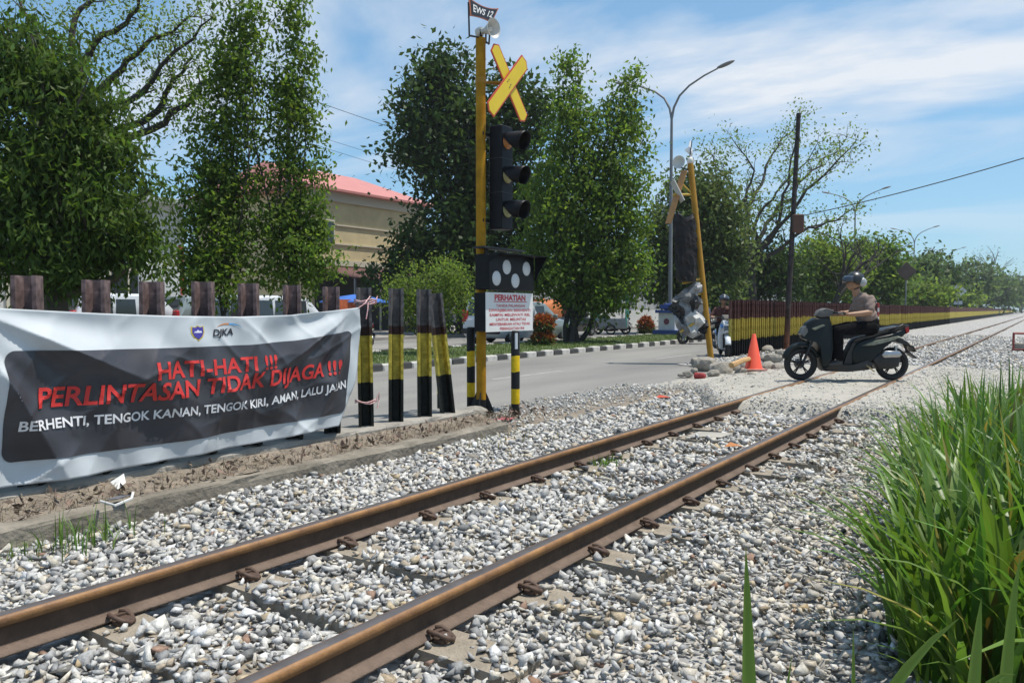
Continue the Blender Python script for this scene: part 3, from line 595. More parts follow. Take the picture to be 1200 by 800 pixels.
# ------------------------------------------------------------------ crossing signal on the yellow pole
m_ypole = mat('ochre_pole_paint', (0.40, 0.205, 0.012), 0.5, 0.3, 4, bump=0.08, spec=0.35)
m_sign_y = mat('sign_yellow', (0.72, 0.52, 0.015), 0.45, 0.1, 6); m_sign_r = mat('sign_red_edge', (0.55, 0.07, 0.03), 0.5, 0.2, 12)
m_blk = mat('black_housing', (0.007, 0.007, 0.009), 0.42, 0.4, 10, col2=(0.014, 0.014, 0.016), spec=0.15); m_blk2 = mat('black_steel', (0.01, 0.01, 0.011), 0.5, 0.3, 12)
PP = at(564, 486, 0.02); PXp, PYp = PP.x, PP.y
sig = empty('crossing_signal', (PXp, PYp, 0.0)); O = Vector((PXp, PYp, 0))
ztop = onx(563, 45, PXp).z
mb = MB(); mb.lathe([(0.057, 0.0), (0.057, ztop)], n=20); mb.build('pole', ramp_mat('signal_pole_paint', [(0, (0.02, 0.02, 0.02)), (0.045, (0.40, 0.205, 0.012))], smax=ztop, grime=0.18, gscale=5, bump=0.05), sig, auto=40)
mb = MB()
for a in (0.4, 2.0, 3.5, 5.1): mb.add([(0.05*math.cos(a), 0.05*math.sin(a), 0.30), (0.19*math.cos(a), 0.19*math.sin(a), -0.02), (0.05*math.cos(a), 0.05*math.sin(a), -0.02)]+[(0.05*math.cos(a)-0.012*math.sin(a), 0.05*math.sin(a)+0.012*math.cos(a), 0.30), (0.19*math.cos(a)-0.012*math.sin(a), 0.19*math.sin(a)+0.012*math.cos(a), -0.02), (0.05*math.cos(a)-0.012*math.sin(a), 0.05*math.sin(a)+0.012*math.cos(a), -0.02)], [(0, 1, 2), (3, 5, 4), (0, 3, 4, 1)])
mb.box((0, 0, 0.0), (0.34, 0.34, 0.03)); mb.build('base_gusset', m_blk2, sig)
def PL(px, py, X): return onx(px, py, X)-O        # photo pixel on a plate facing +x, local to the pole
# St Andrew's cross
def board(c0, c1, w, X, name):
    a, b = PL(*c0, X), PL(*c1, X); d = (b-a).normalized(); n_ = Vector((0, -d.z, d.y)); L_ = (b-a).length; root = None
    for k, (g, th, m, nm) in enumerate(((0.0, 0.012, m_sign_r, name), (0.016, 0.016, m_sign_y, 'board_face'))):
        h = w/2-g; L2 = L_-g; tip = h*0.55
        pts = [a+d*(g+tip)+n_*h, a+d*g+n_*(h*0.15), a+d*(g+tip*0.6)-n_*h, a+d*(L2-tip)-n_*h, a+d*L2-n_*(h*0.15), a+d*(L2-tip*0.6)+n_*h]
        mb = MB(); V = [p+Vector((-0.006 if k == 0 else 0.004, 0, 0)) for p in pts]+[p+Vector((th-0.006 if k == 0 else 0.0085, 0, 0)) for p in pts]
        mb.add(V, [(5, 4, 3, 2, 1, 0), (6, 7, 8, 9, 10, 11)]+[(i, (i+1) % 6, 6+(i+1) % 6, 6+i) for i in range(6)])
        o = mb.build(nm, m, root or sig); root = root or o
    return root
XC = PXp+0.16
board((578, 52), (615, 142), 0.185, XC, 'cross_board'); board((573, 131), (616, 71), 0.185, XC+0.022, 'cross_board')
mid = PL(594, 98, XC)
mb = MB()
for s in (-0.02, 0.03): mb.tube([(0.0, 0.03, mid.z-0.02+s*0), mid+Vector((-0.012, s*3, 0))], 0.014, 8)
mb.tube([(0, 0, mid.z-0.045), (0, 0, mid.z+0.015)], 0.064, 16); mb.build('cross_bracket', m_ypole, sig)
mb = MB()
for dy, dz in ((-.03, .012), (.035, -.01), (0, .04), (0.01, -0.045)): mb.tube([mid+Vector((0.03, dy, dz)), mid+Vector((0.036, dy, dz))], 0.008, 6)
mb.build('bolt', mat('bolt_steel', (0.25, 0.22, 0.15), 0.4, metal=0.6), sig)
# three-lamp signal head
Xf = PXp+0.235
tl, br_ = PL(587, 145, Xf), PL(602, 270, Xf); yc = (tl.y+br_.y)/2; zc = [PL(594, y, Xf).z for y in (166, 206, 246)]; hw = 0.115
mb = MB(); mb.box((Xf-PXp-0.09, yc, (tl.z+br_.z)/2), (0.18, hw*2, tl.z-br_.z), ch=0.012)
hd = mb.build('signal_head', m_blk, sig, auto=30)
mb = MB()
for z in ((zc[0]+zc[1])/2, (zc[1]+zc[2])/2): mb = MB(); mb.box((Xf-PXp-0.09, yc, z), (0.188, hw*2+0.008, 0.008)); mb.build('housing_seam', m_blk2, hd)
LENS = [(0.55, 0.20, 0.045), (0.40, 0.36, 0.16), (0.36, 0.37, 0.17)]
for k, z in enumerate(zc):
    mb = MB(); mb.smooth = True; mb.lathe([(0.0, 0.028), (0.05, 0.022), (0.088, 0.004), (0.088, -0.004)], (Xf-PXp+0.004, yc, z), 'X', 20); ln = mb.build('lens', mat('lens_%d' % k, LENS[k], 0.25, 0.3, 40, spec=0.6), sig)
    mb = MB(); mb.smooth = True; V = []; Fc = []; n = 22; seg = 5
    for i in range(n+1):                            # open-bottomed visor tube, longer above
        for q in range(seg+1):
            t = q/seg; lo = R(25-80*min(1, t*1.6)); a = lo+(math.pi-2*lo)*i/n; up = math.sin(a); ln_ = 0.20+0.08*(0.5+0.5*up); drop = 0.02*t*t
            V.append((Xf-PXp+ln_*t, yc+(0.104+0.006*t)*math.cos(a), z+(0.104+0.004*t)*math.sin(a)-drop))
    for i in range(n):
        for q in range(seg): Fc.append((i*(seg+1)+q, i*(seg+1)+q+1, (i+1)*(seg+1)+q+1, (i+1)*(seg+1)+q))
    mb.add(V, Fc); vz = mb.build('visor', m_blk, sig); sm = vz.modifiers.new('t', 'SOLIDIFY'); sm.thickness = 0.005
mb = MB()
for z in (tl.z-0.1, br_.z+0.1): mb = MB(); mb.box((0.03, yc*0.5, z), (0.05, abs(yc)+0.06, 0.04)); mb.build('head_bracket', m_blk2, sig)
# shelf and lower box of four white lamps
Xg = PXp+0.2; a0, a1 = PL(573, 297, Xg), PL(626, 341, Xg)
mb = MB(); mb.box((0.09, (a0.y+a1.y)/2-0.1, a0.z+0.075), (0.16, a1.y-a0.y-0.1, 0.02)); mb.box((0.04, 0.02, a0.z+0.04), (0.05, 0.06, 0.09)); mb.build('shelf', m_blk2, sig)
mb = MB(); mb.box((0.1, (a0.y+a1.y)/2, (a0.z+a1.z)/2), (0.2, a1.y-a0.y, a0.z-a1.z), ch=0.01); lb = mb.build('lamp_box', m_blk, sig, auto=30)
mb = MB(); zt = a0.z; y0, y1 = a0.y-0.005, a1.y+0.02
mb.add([(0.2, y0, zt), (0.2, y1, zt), (0.36, y1+0.02, zt+0.01), (0.36, y0+0.02, zt+0.01), (0.2, y1, a1.z+0.12), (0.2, y0, zt-0.1)], [(0, 1, 2, 3), (1, 4, 2), (0, 3, 5)]); v2 = mb.build('lamp_box_visor', m_blk, sig); v2.modifiers.new('t', 'SOLIDIFY').thickness = 0.006
mlamp = mat('white_lamp', (0.72, 0.73, 0.74), 0.35, 0.2, 60, bump=0.3, bscale=200)
for px, py in ((582, 326), (594, 313), (604, 329), (617, 315)):
    p = PL(px, py, Xg); mb = MB(); mb.smooth = True; mb.lathe([(0, 0.018), (0.05, 0.013), (0.084, 0.0), (0.092, 0.0), (0.092, -0.006)], (0.2, p.y, p.z), 'X', 20); mb.build('white_lamp', mlamp, lb)
# notice plate
Xn = PXp+0.17
c4 = [PL(569, 342, Xn), PL(624, 344, Xn), PL(624, 387, Xn), PL(570, 389, Xn)]
y0, y1, z0, z1 = c4[0].y, c4[1].y, (c4[2].z+c4[3].z)/2, (c4[0].z+c4[1].z)/2
mb = MB(); mb.box((0.085, (y0+y1)/2, (z0+z1)/2), (0.165, y1-y0-0.02, z1-z0-0.01)); mb.build('notice_box', m_blk, sig)
mb = MB(); mb.box((0.172, (y0+y1)/2, (z0+z1)/2), (0.006, y1-y0, z1-z0)); npl = mb.build('notice_plate', mat('plate_white', (0.74, 0.74, 0.73), 0.4, 0.1, 8), sig)
m_nr = mat('notice_red', (0.50, 0.03, 0.045), 0.5)
def nfn(ya, yb, za, zb): return lambda x, y: (0.1765, y0+(y1-y0)*(ya+(yb-ya)*x), z0+(z1-z0)*(za+(zb-za)*y))
lettering('lettering', 'PERHATIAN', nfn(.17, .83, .80, .95), m_nr, npl, offset=0.045)
mb = MB(); mb.add([nfn(.15, .86, .755, .775)(x, y) for x, y in ((0, 0), (1, 0), (1, 1), (0, 1))], [(0, 1, 2, 3)]); mb.build('underline', m_nr, npl)
for k, (tx, xa, xb) in enumerate((('TANDA PALANGAN', .2, .82), ('DIWAJIBKAN BERHENTI', .06, .94), ('SAMPAI MELEWATI REL', .07, .94), ('UNTUK MELINTAS', .2, .84), ('MENYEBABKAN ATAU TIDAK', .07, .94), ('PERINGATAN INI', .28, .80))):
    zb_ = .70-.118*k; lettering('lettering', tx, nfn(xa, xb, zb_-.07, zb_), m_nr, npl, offset=0.02)
# frame, horn and EWS plate on top
zt = ztop
mb = MB(); Xe = PXp+0.03
p1, p2, p3 = PL(549, 18, Xe), PL(550, 42, Xe), PL(573, 52, Xe)
for pts in ([PL(549, 3, Xe), p2], [p2, (0, 0, zt+0.01), p3], [p3, PL(575, 24, Xe)], [(0, 0, zt-0.02), (0, -0.01, zt+0.10)], [(0, 0.1, zt-0.03), (0, 0.1, zt+0.12)]): mb.tube(pts, 0.011, 6)
mb.build('top_frame', m_blk2, sig)
ew = [PL(549, -3, Xe), PL(584, 10, Xe), PL(576, 27, Xe), PL(551, 19, Xe)]
def efn(x, y, d=0.0):
    b = ew[3].lerp(ew[2], x); t = ew[0].lerp(ew[1], x); p = b.lerp(t, y); dip = 0.055*(1-(2*x-1)**2)*(y-0.25); return p+Vector((d, 0, -dip))
def eplate(name, m, x0, x1, ya, yb, d, th, par):
    n = 14; V = []
    for dd in (d, d+th):
        for q in range(n+1): x = x0+(x1-x0)*q/n; V += [efn(x, ya, dd), efn(x, yb, dd)]
    k = 2*(n+1); Fc = [(2*q, 2*q+2, 2*q+3, 2*q+1) for q in range(n)]+[(k+2*q, k+2*q+1, k+2*q+3, k+2*q+2) for q in range(n)]+[(2*q, k+2*q, k+2*q+2, 2*q+2) for q in range(n)]+[(2*q+1, 2*q+3, k+2*q+3, k+2*q+1) for q in range(n)]+[(0, 1, k+1, k), (2*n, k+2*n, k+2*n+1, 2*n+1)]
    mb = MB(); mb.add(V, Fc); return mb.build(name, m, par)
ep = eplate('name_plate', mat('plate_red_rim', (0.5, 0.16, 0.09), 0.5), 0, 1, 0, 1, -0.006, 0.012, sig)
eplate('plate_face', mat('plate_black', (0.02, 0.02, 0.024), 0.45), 0.04, 0.96, 0.06, 0.93, 0.008, 0.002, ep)
lettering('lettering', 'EWS 12', lambda x, y: efn(0.12+0.76*x, 0.28+0.48*y, 0.0125), mat('plate_white_letter', (0.8, 0.8, 0.8), 0.5), ep, offset=0.02, cuts=(10, 2))
hp = PL(572, 35, PXp+0.1); ax = (RT*0.75-FW*0.62+Vector((0, 0, -0.05))).normalized(); Mh = ax.to_track_quat('Z', 'Y').to_matrix()
mb = MB(); mb.smooth = True; mb.lathe([(0.04, -0.16), (0.052, -0.155), (0.052, -0.10), (0.03, -0.095), (0.036, -0.04), (0.058, 0.01), (0.084, 0.06), (0.104, 0.085), (0.112, 0.088), (0.104, 0.083), (0.08, 0.056), (0.05, 0.01), (0.03, 0.0)], hp, 'Z', 24, Mh); hn = mb.build('horn', mat('cream_plastic', (0.62, 0.61, 0.57), 0.4, 0.12, 10), sig, auto=50)
mb = MB(); mb.smooth = True; mb.lathe([(0.0, 0.055), (0.02, 0.05), (0.03, 0.03), (0.03, 0.0)], hp, 'Z', 16, Mh); mb.build('horn_throat', MATS['cream_plastic'], hn)
mb = MB(); mb.tube([hp-ax*0.1+Vector((0, 0, -0.04)), (0, 0.03, zt-0.01)], 0.012, 6); mb.build('horn_bracket', m_blk2, sig)
tag(sig, 'upright ochre pole carrying yellow cross boards, black three-lamp signal, horn and red-lettered notice', 'crossing signal')

# ================================================================== broken leaning signal beyond the road
def rock_mesh(seed, sub=2, amp=0.28, flatz=0.7):
    bm = bmesh.new(); bmesh.ops.create_icosphere(bm, subdivisions=sub, radius=1); rr = np.random.default_rng(seed)
    pl = rr.normal(size=(9, 3)); pl /= np.linalg.norm(pl, axis=1)[:, None]; dd = rr.uniform(0.62, 0.9, 9)
    for v in bm.verts:
        c = np.array(v.co[:])
        for n_, d in zip(pl, dd):
            k = c@n_
            if k > d: c = c-n_*(k-d)*0.92
        c = c*(1+amp*(rr.random()-0.5)*0.35); c[2] *= flatz; v.co = c
    me = bpy.data.meshes.new('rubble'); bm.to_mesh(me); bm.free(); return me
m_rub = mat('broken_concrete', (0.40, 0.365, 0.31), 0.95, 0.5, 4, bump=0.8, bscale=18)
RUB = [rock_mesh(k) for k in range(6)]
for me in RUB: me.materials.append(m_rub)
LB = at(834, 423, 0.06); LD = (LB-CAM).dot(FW)
def LP(px, py, dd=0.0): return dep(px, py, LD+dd)-LB
lean = empty('broken_signal', LB)
mb = MB(); mb.tube([(0, 0, -0.1), LP(822, 318), LP(809, 192)], 0.068, 16); mb.build('pole', m_ypole, lean, auto=40)
mb = MB(); mb.tube([LP(812, 228), LP(789, 228, -0.15)], 0.03, 8); mb.tube([LP(812, 228), LP(800, 216, -0.1)], 0.02, 8); mb.build('arm', mat('yellow_bracket', (0.55, 0.36, 0.05), 0.5, 0.3, 8), lean)
def plank(p0, p1, w, th, name, m, nrm):
    a, b = Vector(p0), Vector(p1); d = (b-a).normalized(); n_ = Vector(nrm).normalized(); s_ = d.cross(n_).normalized(); n_ = s_.cross(d)
    mb = MB(); V = []
    for t in (-th/2, th/2):
        for q, k in ((a, -1), (a, 1), (b, 1), (b, -1)): V.append(q+s_*(k*w/2)+n_*t)
    mb.add(V, [(3, 2, 1, 0), (4, 5, 6, 7), (0, 1, 5, 4), (1, 2, 6, 5), (2, 3, 7, 6), (3, 0, 4, 7)]); return mb.build(name, m, lean)
m_wob = mat('weathered_orange_board', (0.58, 0.27, 0.08), 0.6, 0.4, 5)
vd = (LB-CAM).normalized(); vs_ = Vector((vd.y, -vd.x, 0))
plank(LP(783, 262, -0.12), LP(802, 200, -0.12), 0.2, 0.02, 'cross_board', m_wob, vs_*0.75+vd*0.66); plank(LP(800, 236, -0.2), LP(788, 212, -0.2), 0.16, 0.02, 'cross_board', mat('board_back', (0.55, 0.54, 0.5), 0.6, 0.3, 5), vs_*0.8+vd*0.6)
mb = MB(); mb.smooth = True; a_ = (-RT*0.5-FW*0.8).normalized(); Mh = a_.to_track_quat('Z', 'Y').to_matrix(); mb.lathe([(0.05, -0.15), (0.06, -0.1), (0.045, -0.04), (0.09, 0.05), (0.15, 0.10), (0.14, 0.095), (0.08, 0.04), (0.0, 0.02)], LP(797, 191), 'Z', 20, Mh); mb.build('horn', MATS['cream_plastic'], lean, auto=50)
mb = MB(); mb.smooth = True; mb.ell(LP(809, 189), (0.075, 0.075, 0.1)); mb.build('lamp_globe', MATS['cream_plastic'], lean)
mb = MB(); mb.tube([LP(797, 196), LP(809, 200)], 0.018, 6); mb.tube([LP(807, 193), LP(811, 165)], 0.012, 6); mb.build('top_frame', m_blk2, lean)
# torn white plate on top
mb = MB(); mb.add([LP(802, 176), LP(811, 184, 0.05), LP(812, 180), LP(809, 163, 0.1), LP(807, 172)], [(0, 1, 2, 4), (4, 2, 3)]); o = mb.build('torn_plate', mat('torn_white', (0.7, 0.71, 0.73), 0.5, 0.1, 8), lean); o.modifiers.new('t', 'SOLIDIFY').thickness = 0.008
# signal head wrapped in black plastic
mb = MB(); rg = np.random.default_rng(4); V = []; n = 18; lev = 12
wa, wb = LP(802, 254, -0.12), LP(805, 330, -0.12)
for j in range(lev+1):
    t = j/lev; c = wa.lerp(wb, t); rx = 0.24*(0.80 if j in (0, lev) else 1.0)*(1-0.10*t); ry = 0.2
    for i in range(n):
        a = 2*math.pi*i/n; k = 1+0.10*math.sin(a*5+t*9)+rg.uniform(-.07, .07); sq = 1/max(abs(math.cos(a)), abs(math.sin(a)))**0.55
        V.append(c+RT*(rx*k*sq*math.cos(a))+Vector((FW.x, FW.y, 0))*(ry*k*sq*math.sin(a))+Vector((0, 0, (0.10*math.sin(a*2+1) if j == 0 else 0)+rg.uniform(-.02, .02))))
mb.add(V, [(j*n+i, j*n+(i+1) % n, (j+1)*n+(i+1) % n, (j+1)*n+i) for j in range(lev) for i in range(n)]+[tuple(range(n))[::-1], tuple(lev*n+i for i in range(n))])
mb.build('wrapped_signal_head', mat('black_plastic_wrap', (0.012, 0.010, 0.010), 0.5, 0.4, 6, col2=(0.022, 0.018, 0.017), bump=0.5, bscale=14, spec=0.2), lean)
# smashed cabinet hanging under it: bent plates of white, grey and black sheet
m_shw = mat('dented_white_sheet', (0.46, 0.465, 0.47), 0.65, 0.45, 5, bump=0.3, bscale=12); m_shg = mat('grey_sheet', (0.2, 0.2, 0.2), 0.6, 0.4, 7); m_shk = mat('charred_sheet', (0.028, 0.028, 0.03), 0.5, 0.4, 9)
def sheet(pts, m, name, dd=-0.15):
    V = [LP(x, y, dd+q) for x, y, q in pts]; mb = MB(); cpt = sum(V, Vector())/len(V)+Vector((0, 0, 0))-FW*0.05; mb.add(V+[cpt], [(i, (i+1) % len(V), len(V)) for i in range(len(V))]); me = mb.mesh(name); bm = bmesh.new(); bm.from_mesh(me); bmesh.ops.subdivide_edges(bm, edges=bm.edges[:], cuts=3, use_grid_fill=True); bmesh.ops.triangulate(bm, faces=bm.faces[:]); rg_ = random.Random(int(pts[0][0]*7+pts[0][1]))
    for v in bm.verts: v.co += Vector((rg_.uniform(-1, 1), rg_.uniform(-1, 1), rg_.uniform(-1, 1)))*0.028-FW*(0.07*math.sin(v.co.x*13+v.co.z*17))
    bm.to_mesh(me); bm.free(); o = link(name, me, lean, [m]); o.modifiers.new('t', 'SOLIDIFY').thickness = 0.01; return o
sheet([(792, 362, 0), (806, 340, .05), (822, 352, .12), (829, 385, .1), (812, 398, .02), (799, 388, -.05)], m_shw, 'dented_panel')
sheet([(786, 354, -.05), (800, 338, .02), (820, 330, .1), (824, 341, .1), (806, 350, -.1)], m_shg, 'bent_panel', -0.24)
sheet([(782, 360, .1), (792, 352, -.02), (803, 366, -.05), (800, 384, .05), (794, 372, 0)], m_shk, 'burnt_panel', -0.2)
sheet([(808, 352, 0), (818, 343, .05), (822, 356, .08), (812, 366, -.04)], m_shk, 'burnt_panel', -0.27)
sheet([(802, 372, 0), (815, 362, .05), (826, 378, .1), (813, 394, -.02)], mat('pale_sheet', (0.52, 0.52, 0.50), 0.65, 0.35, 5), 'dented_panel', -0.3)
sheet([(796, 384, 0), (804, 376, .04), (808, 392, .0), (801, 398, -.03)], m_shg, 'bent_panel', -0.22)
sheet([(788, 366, 0), (797, 372, .02), (799, 392, .03), (792, 380, 0)], m_shw, 'dented_panel', -0.12)
sheet([(818, 384, 0), (828, 374, .04), (830, 388, .0), (822, 396, -.03)], m_shk, 'burnt_panel', -0.2)
sheet([(808, 342, 0), (816, 330, .03), (823, 334, .06), (818, 346, .0)], m_shw, 'dented_panel', -0.3)
mb = MB(); mb.tube([LP(797, 389, -0.2), LP(811, 380, -0.3), LP(823, 372)], 0.028, 7); mb.tube([LP(797, 350, -0.2), LP(822, 344)], 0.02, 7); mb.tube([LP(800, 332, -0.1), LP(823, 326)], 0.03, 7); mb.build('cabinet_bracket', MATS['yellow_bracket'], lean)
tag(lean, 'leaning ochre pole with wrapped black signal head and smashed white cabinet hanging from it', 'crossing signal')
# rubble round its foot: every chunk its own thing
spots = [(826, 433, .30, 'big pale concrete chunk against the foot of the leaning pole'), (846, 437, .27, 'blocky concrete chunk in front of the leaning pole'), (858, 433, .2, 'broken concrete chunk beside the orange plank'), (818, 428, .2, None), (868, 438, .13, None), (806, 441, .12, None), (836, 441, .15, None), (872, 430, .15, None),
         (898, 432, .18, None), (906, 424, .24, 'flat pale rubble slab at the foot of the dark utility pole'), (912, 433, .16, None), (895, 423, .15, None), (900, 412, .2, None), (813, 436, .1, None), (880, 440, .08, None), (915, 417, .19, None), (798, 441, .07, None), (861, 443, .07, None)]
for k, (px, py, s, lab) in enumerate(spots):
    z = 0.03 if px < 880 else 0.06
    o = link('rubble_chunk', RUB[k % 6]); p = at(px, py, z); o.location = p+Vector((0, 0, s*0.3)); o.scale = (s, s*0.85, s*0.85); o.rotation_euler = (random.uniform(-.3, .3), random.uniform(-.3, .3), random.uniform(0, 6))
    tag(o, lab or 'grey broken concrete chunk in the rubble around the leaning pole and cone', 'rubble', None if lab else 'rubble chunks by the road')
mb = MB(); a, b = at(857, 428, 0.22), at(880, 420, 0.3); d = (b-a); mb.tube([a, a+d*0.5+Vector((0, 0, .02)), b], [0.055, 0.05, 0.045], 7); o = mb.build('timber_offcut', mat('raw_timber', (0.55, 0.34, 0.15), 0.8, 0.4, 8)); tag(o, 'short orange timber offcut lying on the rubble beside the cone', 'timber')
mb = MB(); mb.lathe([(0.0, -.13), (.075, -.13), (.085, -.11), (.08, 0), (.088, .04), (.08, .12), (.05, .15), (0, .15)], (0, 0, .08), 'X', 14); mb.v = [tuple(c_*0.7 for c_ in q_) for q_ in mb.v]; o = mb.build('red_can', mat('red_metal', (0.35, 0.03, 0.03), 0.5, 0.4, 9)); o.location = at(820, 444, 0.02); tag(o, 'small battered red can lying by the rubble at the roadside', 'can')

# traffic cone
cp = at(883, 434, float(cross_z(np.array([-4.5]), np.array([14.7]))[0])); cone = empty('traffic_cone', cp, 0.5)
mb = MB(); mb.box((0, 0, 0.02), (0.44, 0.44, 0.04), ch=0.012); mb.build('base', mat('cone_base', (0.42, 0.20, 0.16), 0.7, 0.4, 9), cone)
mb = MB(); mb.smooth = True; mb.lathe([(0.175, 0.04), (0.16, 0.06), (0.033, 0.70), (0.024, 0.71), (0.024, 0.66)], n=28); mb.build('body', mat('cone_orange', (0.78, 0.085, 0.035), 0.5, 0.12, 5), cone, auto=40)
tag(cone, 'bright orange traffic cone standing on the dusty crossing edge', 'traffic cone')

# ------------------------------------------------------------------ long painted fence beyond the crossing
m_fpost = ramp_mat('far_fence_paint', [(0, (0.02, 0.02, 0.022)), (0.31, (0.52, 0.42, 0.09)), (0.67, (0.13, 0.062, 0.055))], smax=1.55, grime=0.35, gscale=6)
fme = post_mesh(0.15, 0.12, 0.024, 1.52); fme.materials.append(m_fpost)
fen = empty('picket_fence', (-6.65, 19.6, 0)); tag(fen, 'long maroon, yellow and black fence of close upright channels along the track', 'fence')
YF = 19.62; pitch = 0.2
for i in range(300):
    if 108 <= i <= 109: continue
    o = bpy.data.objects.new('post', fme); COL.objects.link(o); o.parent = fen; y = i*pitch
    o.location = (-0.008*y+random.uniform(-.012, .012), y, -0.03+random.uniform(-.03, .03)); o.rotation_euler = (R(random.uniform(-.5, .5)), R(random.uniform(-.6, .6)), R(-42+random.uniform(-6, 6)))
mb = MB()
for i in range(300, 1500):
    y = i*pitch; x = -0.008*y; mb.box((x, y, 0.745), (0.11, 0.17, 1.53), rz=R(-14))
o = mb.build('far_posts', m_fpost, fen); tag(o, kind='stuff')
mk = MB(); mk.box((0, 0, 0.8), (0.14, 0.14, 1.6), ch=0.01); o = mk.build('marker_post', ramp_mat('marker_paint', [(0, (0.4, 0.05, 0.05)), (0.45, (0.75, 0.72, 0.7)), (0.58, (0.4, 0.05, 0.05)), (0.72, (0.75, 0.72, 0.7)), (0.85, (0.4, 0.05, 0.05))], smax=1.6)); o.location = (-6.65-0.17+0.05, 19.6+108.5*pitch, -0.02); tag(o, 'red and white banded marker post filling a gap in the long fence', 'post')

# ------------------------------------------------------------------ utility pole with box and wires
UB = at(921, 411, 0.03); UD = (UB-CAM).dot(FW); ut = empty('utility_pole', UB)
m_up = ramp_mat('rusted_pole', [(0, (0.20, 0.075, 0.04)), (0.10, (0.10, 0.05, 0.035)), (0.2, (0.05, 0.042, 0.04))], smax=7.5, interp='LINEAR', grime=0.4, gscale=3)
top = dep(936, 133, UD)-UB
mb = MB(); mb.tube([(0, 0, -0.1), top*0.5, top], [0.085, 0.075, 0.065], 12); mb.build('pole', m_up, ut, auto=40)
bxp = dep(935, 262, UD-0.12)-UB; mb = MB(); mb.box(bxp, (0.3, 0.25, 0.52), rz=0.5, ch=0.02); mb.tube([bxp+Vector((0, 0, .1)), bxp+Vector((-.12, .14, .1))], 0.03); mb.build('junction_box', mat('brown_box', (0.12, 0.055, 0.035), 0.7, 0.4, 6), ut)
tag(ut, 'thin dark rusty utility pole with brown junction box standing before the long fence', 'utility pole')
m_wire = mat('wire', (0.03, 0.03, 0.032), 0.6)
def wire(a, b, sag, r, lab, n=24):
    a, b = Vector(a), Vector(b); mb = MB(); mb.tube([a.lerp(b, i/n)-Vector((0, 0, 4*sag*(i/n)*(1-i/n))) for i in range(n+1)], r, 5); o = mb.build('wire', m_wire); tag(o, lab, 'wire', None); return o
def pole_thing(P, h, lab):
    t = empty('utility_pole', P); mb = MB(); mb.tube([(0, 0, 0), (0, 0, h)], [0.13, 0.09], 10); mb.build('pole', MATS['wire'], t); mb = MB(); mb.box((0, 0, h-0.3), (1.4, 0.1, 0.1), rz=0.9); mb.build('crossarm', MATS['wire'], t); tag(t, lab, 'utility pole'); return P+Vector((0, 0, h))
e = Vector((6.5, 22.0, 0)); pole_thing(Vector((6.5, 22, -0.08)), 7.2, 'dark utility pole on the verge right of the track'); wire(Vector((6.5, 22, 7.0)), UB+bxp+Vector((0, 0, 0.2)), 0.35, 0.014, 'single dark wire stretched over the track to the junction box')
PA = Vector((-27.0, 22, 0.13)); ga = pole_thing(PA, 10.6, 'dark utility pole hidden among the trees left of the tan building'); PBp = Vector((-27.0, 55, 0.13)); gb = pole_thing(PBp, 10.6, 'dark utility pole behind the dark roadside tree')
for k, (dz, s) in enumerate(((0, 0.5), (-1.5, 0.6), (-1.9, 0.7))): wire(ga+Vector((0, 0, dz-0.1)), gb+Vector((0, 0, dz-0.1)), s, 0.013 if k == 0 else 0.008, ('thick upper wire' if k == 0 else ('upper thin wire' if k == 1 else 'lowest thin wire'))+' strung between the roadside poles behind the trees')

# ------------------------------------------------------------------ double-arm street lamps on the median
m_gal = mat('galvanised_pole', (0.22, 0.225, 0.235), 0.55, 0.25, 3, metal=0.3)
def lamp(Y, X=-14.0, H=11.7):
    t = empty('street_lamp', (X, Y, 0.1)); mb = MB(); mb.tube([(0, 0, 0), (0, 0, H*0.5), (0, 0, H-2.0)], [0.10, 0.08, 0.06], 10); mb.build('pole', m_gal, t, auto=40)
    for s in (-1, 1):
        mb = MB(); pts = [Vector((0, 0, H-2.0))+Vector((s*x, 0, z)) for x, z in ((0, 0), (0.10, 0.5), (0.36, 0.98), (0.82, 1.36), (1.5, 1.68), (2.1, 1.88))]; mb.tube(pts, [0.06, 0.055, 0.05, 0.045, 0.04, 0.035], 8); ar = mb.build('arm', m_gal, t, auto=50)
        mb = MB(); mb.smooth = True; c = Vector((s*2.45, 0, H-2.0+1.99)); M = Matrix.Rotation(R(-14*s), 3, 'Y'); mb.ell(c, (0.42, 0.14, 0.075), 12, 8, M); mb.build('lamp_head', mat('lamp_grey', (0.2, 0.2, 0.21), 0.5), ar)
    return t
LY = [32.8, 73.5, 111, 151, 190, 230]
LL = ['tall double-arm street lamp rising from the blue and white pedestal', 'double-arm street lamp rising above the bare-branched tree beyond the utility pole', 'double-arm street lamp between the brown and white diamond signs', 'distant double-arm street lamp above the far trees', 'very distant double-arm street lamp beyond the white diamond sign', 'faint farthest double-arm street lamp down the road']
for y, lb_ in zip(LY, LL): tag(lamp(y), lb_, 'street lamp', 'double-arm lamps along the median')
pd = empty('lamp_pedestal', (-14.0, 32.8, 0.1)); mb = MB(); mb.box((0, 0, 0.14), (1.5, 1.5, 0.28)); mb.build('plinth', mat('blue_paint', (0.03, 0.075, 0.28), 0.6, 0.3, 5), pd)
mb = MB(); mb.box((0, 0, 0.75), (1.0, 1.0, 0.95)); mb.build('block', mat('white_paint', (0.62, 0.62, 0.62), 0.7, 0.25, 4), pd)
mb = MB(); mb.box((0, 0, 1.3), (1.3, 1.3, 0.16)); mb.prism([(-.45, -.45), (.45, -.45), (.45, .45), (-.45, .45)], 1.38, 1.75, 0.3); mb.build('capping', MATS['blue_paint'], pd)
for dx, dy in ((0.51, 0), (0, -0.51)):
    mb = MB(); M = 'X' if dx else 'Y'; mb.lathe([(0.0, 0.012), (0.17, 0.012), (0.17, -0.012)], (dx, dy, 0.75), M, 16); mb.build('red_roundel', mat('red_roundel', (0.16, 0.04, 0.06), 0.6), pd)
